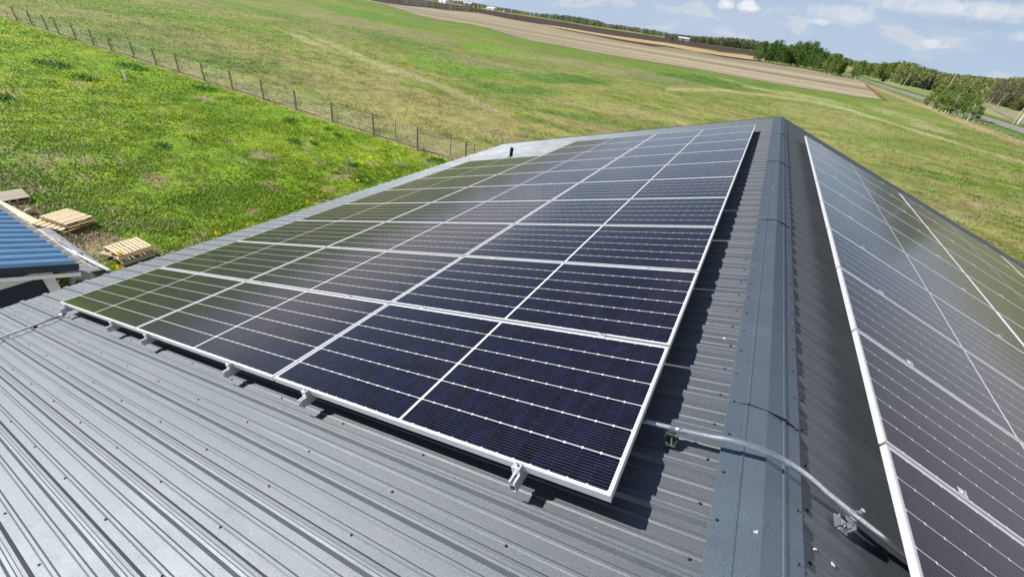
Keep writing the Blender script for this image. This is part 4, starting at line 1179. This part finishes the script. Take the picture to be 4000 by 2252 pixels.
# ------------------------------------------------------------------ pallets, boards and sheets on the worn ground
m_wood = NB('raw_pine'); _c = m_wood.coord(scale=(1, 1, 1))
m_wood.set('Base Color', m_wood.mix(m_wood.mr(m_wood.noise(m_wood.coord(scale=(2, 24, 8)), 2.0, 4), .3, .7), (.80, .64, .42), (.62, .47, .28))); m_wood.set('Roughness', .75); m_wood = m_wood.m
m_grey = NB('weathered_pine'); m_grey.set('Base Color', m_grey.mix(m_grey.mr(m_grey.noise(m_grey.coord(scale=(2, 20, 8)), 2.0, 4), .3, .7), (.52, .45, .35), (.36, .31, .24))); m_grey.set('Roughness', .85); m_grey = m_grey.m
m_ply = plain('plywood', (.55, .43, .28), .75, 0, .25, 4)
zz = lambda q: (q[0] * .3883, 700 + q[1] * .3883)
def pallet(corners, ztop, n, along_first, mat, label, zbase=GZ):
    """corners: picture corners (of zoom) left, back, right, front"""
    P = [np.array(G(*zz(q), ztop)[:2]) for q in corners]
    c = sum(P) / 4; ex = ((P[2] - P[1]) + (P[3] - P[0])) / 2; ey = ((P[1] - P[0]) + (P[2] - P[3])) / 2
    lx, ly = np.linalg.norm(ex), np.linalg.norm(ey)
    if not along_first: ex, ey = ey, ex; lx, ly = ly, lx
    ax = Vector((ex[0], ex[1], 0)).normalized(); ay = Vector((-ax.y, ax.x, 0))
    o = tag(empty('pallet', (c[0], c[1], zbase)), label, 'pallet', 'wooden pallets on the lawn')
    H = ztop - zbase; A = (ax, ay, Vector((0, 0, 1)))
    rr = random.Random(n + int(lx * 100))
    wd = lx / n * .72
    for i in range(n):
        x = -lx / 2 + lx * (i + .5) / n
        MB().box(ax * (x + rr.uniform(-.008, .008)) + ay * rr.uniform(-.012, .012) + Vector((0, 0, H - .009)), (wd * rr.uniform(.92, 1.05), ly, .018), A).build('deck_board', mat, o)
    hs = min(H, .145) - .036
    for k in (-1, 0, 1):
        MB().box(ay * (k * (ly / 2 - .022)) + Vector((0, 0, H - .018 - hs / 2)), (lx, .04, hs), A).build('stringer', mat, o)
    for i in range(3):
        MB().box(ax * (-lx / 2 + .05 + (lx - .1) * i / 2) + Vector((0, 0, H - .018 - hs - .009)), (.10, ly, .018), A).build('bottom_board', mat, o)
    return o, c, ax, ay, lx, ly
pallet([(0 - 20, 132), (180, 90), (325, 165), (0, 232)], GZ + .15, 8, True, m_grey, 'grey weathered pallet beyond the shed roof at the left edge')
o1, c1, ax1, ay1, lx1, ly1 = pallet([(385, 362), (680, 293), (948, 378), (640, 450)], GZ + .29, 7, True, m_wood, 'pale new pallet on top of another behind the shed', GZ + .15)
o2 = tag(empty('pallet', (c1[0] - .10, c1[1] - .13, GZ), (0, 0, math.atan2(ax1.y, ax1.x) + .12)), 'lower pallet half hidden under the pale pallet behind the shed', 'pallet', 'wooden pallets on the lawn')
for i in range(6): MB().box((-.6 + 1.2 * (i + .5) / 6, 0, .134), (.14, .95, .018)).build('deck_board', m_wood, o2)
for k in (-1, 0, 1): MB().box((0, k * .44, .08), (1.2, .04, .088)).build('stringer', m_wood, o2)
for i in range(3): MB().box((-.55 + .55 * i, 0, .027), (.1, .95, .018)).build('bottom_board', m_wood, o2)
o3, c3, ax3, ay3, lx3, ly3 = pallet([(1025, 675), (1370, 585), (1540, 655), (1195, 775)], GZ + .33, 9, False, m_wood, 'pale pallet with nine boards lying on a dark one near the eave', GZ + .175)
o4 = tag(empty('pallet', (c3[0] + .06, c3[1] - .02, GZ), (0, 0, math.atan2(ax3.y, ax3.x))), 'dark lower pallet beneath the nine-board pallet near the eave', 'pallet', 'wooden pallets on the lawn')
for i in range(6): MB().box((-lx3 / 2 + lx3 * (i + .5) / 6, 0, .134), (.10, ly3 * 1.12, .018)).build('deck_board', m_grey, o4)
for k in (-1, 0, 1): MB().box((0, k * ly3 * .5, .08), (lx3, .04, .088)).build('stringer', m_grey, o4)
P = [np.array(G(*zz(q), GZ + .155)[:2]) for q in [(985, 745), (1060, 712), (1240, 780), (1190, 793)]]
cc_ = sum(P) / 4
sp_ = empty('plywood_offcut', (cc_[0], cc_[1], GZ + .145)); tag(sp_, 'grey plywood offcut wedged between the two pallets near the eave', 'plywood')
mb = MB(); mb.add([(p[0] - cc_[0], p[1] - cc_[1], h) for h in (0, .018) for p in P[::-1]], [(3, 2, 1, 0), (4, 5, 6, 7), (0, 1, 5, 4), (1, 2, 6, 5), (2, 3, 7, 6), (3, 0, 4, 7)]); mb.build('sheet', m_grey, sp_)
# the long plank
a_, b_ = Vector(G(*zz((-40, 222)), GZ + .1)), Vector(G(*zz((415, 462)), GZ + .06))
o = MB().bar((0, 0, 0), b_ - a_, .20, .045).build('plank', plain('pale_plank', (.66, .54, .38), .7, 0, .12, 6), None, False, a_); tag(o, 'long pale plank lying on the dirt beside the shed gutter', 'plank')
# plywood and roofing sheets beside the gutter
def slab(name, quad, z0, z1, mat, label, cat, group=None, ribs=0):
    P = [Vector(G(*zz(q), z1)) for q in quad]; c = sum(P, Vector()) / 4; c.z = z0
    mb = MB()
    if not ribs:
        mb.add([(p.x - c.x, p.y - c.y, h) for h in (0, z1 - z0) for p in P], [(3, 2, 1, 0), (4, 5, 6, 7), (0, 1, 5, 4), (1, 2, 6, 5), (2, 3, 7, 6), (3, 0, 4, 7)])
    else:
        prof_ = []
        for i in range(ribs):
            for t, h in ((0, 0), (.55, 0), (.66, .022), (.82, .022), (.93, 0)): prof_.append(((i + t) / ribs, h))
        prof_.append((1, 0)); n = len(prof_)
        for h0 in (0, z1 - z0):
            for e in (0, 1):
                A0, A1 = (P[0], P[3]) if e == 0 else (P[1], P[2])
                for t, h in prof_:
                    q = A0.lerp(A1, t); mb.v.append((q.x - c.x, q.y - c.y, h0 + h))
        for lay in (0, 1):
            for j in range(n - 1):
                a = lay * 2 * n + j; f = (a, a + 1, a + n + 1, a + n); mb.f.append(f if lay else f[::-1])
        for e in (0, 1):
            for j in range(n - 1):
                a = e * n + j; mb.f.append((a, a + 1, a + 2 * n + 1, a + 2 * n))
        for j in (0, n - 1): mb.f.append((j, j + n, j + 3 * n, j + 2 * n))
    o = mb.build(name, mat, None, False, c); tag(o, label, cat, group)
    return o
m_sheet = plain('grey_roof_sheet', (.20, .21, .22), .42, .3, .15, 5)
slab('roofing_sheet', [(430, 488), (486, 482), (1125, 925), (860, 985)], GZ + .03, GZ + .12, m_sheet, 'lower grey ribbed roofing sheets on the ground beside the shed', 'roofing sheet', 'roofing sheets beside the shed', 6)
slab('roofing_sheet', [(405, 492), (470, 482), (1075, 900), (800, 945)], GZ + .14, GZ + .20, m_sheet, 'upper grey ribbed roofing sheets stacked beside the shed gutter', 'roofing sheet', 'roofing sheets beside the shed', 6)
slab('plywood_sheet', [(335, 508), (398, 492), (880, 868), (790, 852)], GZ + .235, GZ + .26, m_ply, 'tan plywood strip on top of the roofing sheets by the gutter', 'plywood')
m_film = plain('glossy_plastic_film', (.55, .57, .60), .14, .4, .3, 9, .8, 14)
o = slab('trim_bundle', [(470, 545), (520, 545), (830, 745), (770, 735)], GZ + .245, GZ + .33, m_film, 'bundle of trim wrapped in shiny plastic on the roofing sheets', 'bundle')
a_, b_ = Vector(G(*zz((545, 640)), GZ + .30)), Vector(G(*zz((1095, 915)), GZ + .27))
o = MB().bar((0, 0, 0), b_ - a_, .07, .05).build('trim_length', plain('white_steel_trim', (.74, .76, .78), .3, .2), None, False, a_); tag(o, 'long white metal trim lying across the roofing sheets', 'trim')
# pale ball
p = G(*zz((305, 345))); o = MB().ball((0, 0, 0), .115, 20, 14, (1.1, 1, .85)).build('boulder', plain('pale_stone', (.46, .40, .29), .85, 0, .15, 5, .3, 20), None, True, (p[0], p[1], GZ + .08)); tag(o, 'round pale stone on the dirt between the two pallets', 'stone')
# white stake in the lawn
p = G(975 * .5049, 622 * .5049); stk = tag(empty('marker_post', p), 'short white plastic pipe standing in the lawn', 'marker')
MB().tube([(0, 0, -.1), (-.02, 0, .52)], .062, 12).build('pipe', plain('white_plastic', (.88, .88, .86), .4), stk); MB().tube([(-.02, 0, .50), (-.022, 0, .585)], .082, 12).build('cap', plain('white_plastic', (.88, .88, .86), .4), stk)
# yellow marker flags
_f = NB('yellow_plastic'); _f.set('Base Color', (.95, .72, .03, 1)); _f.set('Roughness', .5)
_t = _f.N.new('ShaderNodeBsdfTranslucent'); _t.inputs['Color'].default_value = (1.0, .82, .05, 1); _x = _f.N.new('ShaderNodeMixShader'); _x.inputs[0].default_value = .5
_f.L.new(_f.p.outputs[0], _x.inputs[1]); _f.L.new(_t.outputs[0], _x.inputs[2]); _f.L.new(_x.outputs[0], _f.out.inputs[0]); m_flag = _f.m
fz = lambda q: (1000 + q[0] * .4658, 400 + q[1] * .4658)
flags = [(fz((1150, 575)), 'yellow marker flag farthest along the eave, in green tufts'), (fz((920, 652)), 'yellow marker flag in the dark tuft, right of its neighbour'), (fz((838, 658)), 'yellow marker flag in the dark tuft, left of its neighbour'),
         (fz((573, 745)), 'yellow marker flag alone in the lawn behind the middle of the eave'), (fz((417, 835)), 'orange-yellow marker flag next to the ribbed eave edge'), (zz((2483, 455)), 'yellow marker flag just above the eave, right of two'),
         (zz((2160, 550)), 'yellow marker flag just above the eave, left of two'), (zz((1190, 758)), 'yellow flag at the corner of the nine-board pallet'), (zz((1168, 893)), 'small orange flag at the eave beside the roofing sheets')]
for (q, lab_) in flags:
    zc = GZ + .36; p = G(q[0], q[1], zc); o = tag(empty('marker_flag', (p[0], p[1], GZ)), lab_, 'flag', 'marker flags along the eave')
    MB().tube([(0, 0, 0), (0, 0, .46)], .006, 5).build('wire', m_tpost, o)
    a = random.uniform(.35, 1.1); dx, dy = math.cos(a), math.sin(a)
    mb = MB(); n = 5; V = []
    for i in range(n + 1):
        t = i / n; w_ = .02 * math.sin(t * 5)
        for h in (.32 + .02 * t, .455 - .03 * t):
            for e in (-.002, .002): V.append((dx * .15 * t - dy * (w_ + e), dy * .15 * t + dx * (w_ + e), h))
    F_ = []
    for i in range(n):
        b = i * 4; F_ += [(b, b + 4, b + 6, b + 2), (b + 1, b + 3, b + 7, b + 5), (b + 2, b + 6, b + 7, b + 3), (b, b + 1, b + 5, b + 4)]
    F_ += [(0, 2, 3, 1), (n * 4, n * 4 + 1, n * 4 + 3, n * 4 + 2)]
    mb.add(V, F_); mb.build('flag', m_flag, o)

# ------------------------------------------------------------------ person working at the shed corner
m_skin = plain('skin', (.36, .20, .13), .55, 0, .08, 9); m_shirt = plain('grey_shirt', (.30, .30, .32), .85, 0, .12, 12); m_trous = plain('dark_trousers', (.035, .04, .055), .9); m_hair = plain('dark_hair', (.025, .018, .012), .7)
per = tag(empty('person', (-12.55, 1.50, GZ)), 'person in a grey t-shirt bent over beside the shed, reaching towards its corner', 'person')
def skinned(name, pts, edges, mat, parent):
    bm_ = __import__('bmesh').new(); lay = bm_.verts.layers.skin.verify()
    vv = []
    for p in pts:
        v = bm_.verts.new(p[:3]); v[lay].radius = (p[3], p[4] if len(p) > 4 else p[3]); vv.append(v)
    vv[0][lay].use_root = True
    for a, b in edges: bm_.edges.new((vv[a], vv[b]))
    me = bpy.data.meshes.new(name); bm_.to_mesh(me); bm_.free(); me.materials.append(mat)
    o = bpy.data.objects.new(name, me); COL.objects.link(o); o.parent = parent
    md = o.modifiers.new('skin', 'SKIN'); md.use_smooth_shade = True
    s_ = o.modifiers.new('sub', 'SUBSURF'); s_.levels = 2; s_.render_levels = 2
    return o
# local frame: faces -y; hips, bent back, neck, head; legs; arms
B = [(0, .06, .93, .13, .11), (0, -.08, 1.10, .14, .105), (0, -.26, 1.24, .165, .105), (0, -.36, 1.28, .10), (0, -.45, 1.29, .06), (0, -.56, 1.27, .095, .10), (0, -.60, 1.19, .075),
     (-.10, .06, .86, .09), (-.13, -.10, .50, .062), (-.14, .10, .10, .043), (-.14, -.08, .04, .04), (.10, .06, .86, .09), (.14, -.02, .50, .062), (.15, .22, .10, .043), (.15, .04, .04, .04),
     (-.19, -.32, 1.25, .055), (-.25, -.42, .98, .042), (-.20, -.66, .92, .032), (-.19, -.73, .915, .033, .022), (.19, -.32, 1.25, .055), (.26, -.46, 1.0, .042), (.20, -.72, 1.06, .032), (.19, -.79, 1.08, .033, .022)]
E_ = [(0, 1), (1, 2), (2, 3), (3, 4), (4, 5), (5, 6), (0, 7), (7, 8), (8, 9), (9, 10), (0, 11), (11, 12), (12, 13), (13, 14), (2, 15), (15, 16), (16, 17), (17, 18), (2, 19), (19, 20), (20, 21), (21, 22)]
n0 = len(B)
for (hx, hy, hz, w) in ((-.19, -.73, .915, 18), (.19, -.79, 1.08, 22)):
    for k, (dx, ln) in enumerate(((-.027, .055), (-.009, .066), (.009, .062), (.026, .048))):
        B += [(hx + dx, hy - .045, hz, .0105), (hx + dx, hy - .045 - ln * .6, hz - .012, .0092), (hx + dx * .9, hy - .045 - ln, hz - .035, .008)]
        E_ += [(w, len(B) - 3), (len(B) - 3, len(B) - 2), (len(B) - 2, len(B) - 1)]
    s_ = 1 if hx < 0 else -1
    B += [(hx + s_ * .036, hy - .012, hz - .012, .011), (hx + s_ * .045, hy - .05, hz - .03, .0095)]; E_ += [(w, len(B) - 2), (len(B) - 2, len(B) - 1)]
skinned('body', B, E_, m_skin, per)
skinned('shirt', [(0, .08, .97, .150, .125), (0, -.08, 1.11, .160, .125), (0, -.26, 1.25, .185, .125), (0, -.35, 1.28, .11), (-.20, -.32, 1.25, .075), (-.235, -.38, 1.10, .066), (.20, -.32, 1.25, .075), (.24, -.40, 1.12, .066)], [(0, 1), (1, 2), (2, 3), (2, 4), (4, 5), (2, 6), (6, 7)], m_shirt, per)
skinned('trousers', [(0, .07, .93, .145, .12), (-.10, .06, .84, .105), (-.13, -.10, .50, .08), (-.14, .10, .13, .06), (.10, .06, .84, .105), (.14, -.02, .50, .08), (.15, .22, .13, .06)], [(0, 1), (1, 2), (2, 3), (0, 4), (4, 5), (5, 6)], m_trous, per)
MB().ball((0, -.535, 1.315), .108, 14, 10, (1, 1.08, .85)).build('hair', m_hair, per, True)
for s_ in (-1, 1):
    MB().ball((s_ * .034, -.652, 1.232), .011, 8, 6).build('eye', plain('eye', (.6, .6, .6), .3), per, True); MB().ball((s_ * .098, -.55, 1.25), .026, 8, 6, (.4, .8, 1)).build('ear', m_skin, per, True)
MB().tube([(0, -.665, 1.225), (0, -.692, 1.195), (0, -.672, 1.185)], [.010, .016, .012], 8).build('nose', m_skin, per, True)
MB().box((0, -.668, 1.158), (.046, .01, .010)).build('mouth', plain('lips', (.30, .12, .09), .5), per)
for (x, y) in ((-.14, -.02), (.15, .10)): MB().ball((x, y - .06, .045), .09, 12, 8, (.55, 1.5, .55)).build('boot', plain('boot', (.04, .03, .02), .7), per, True)
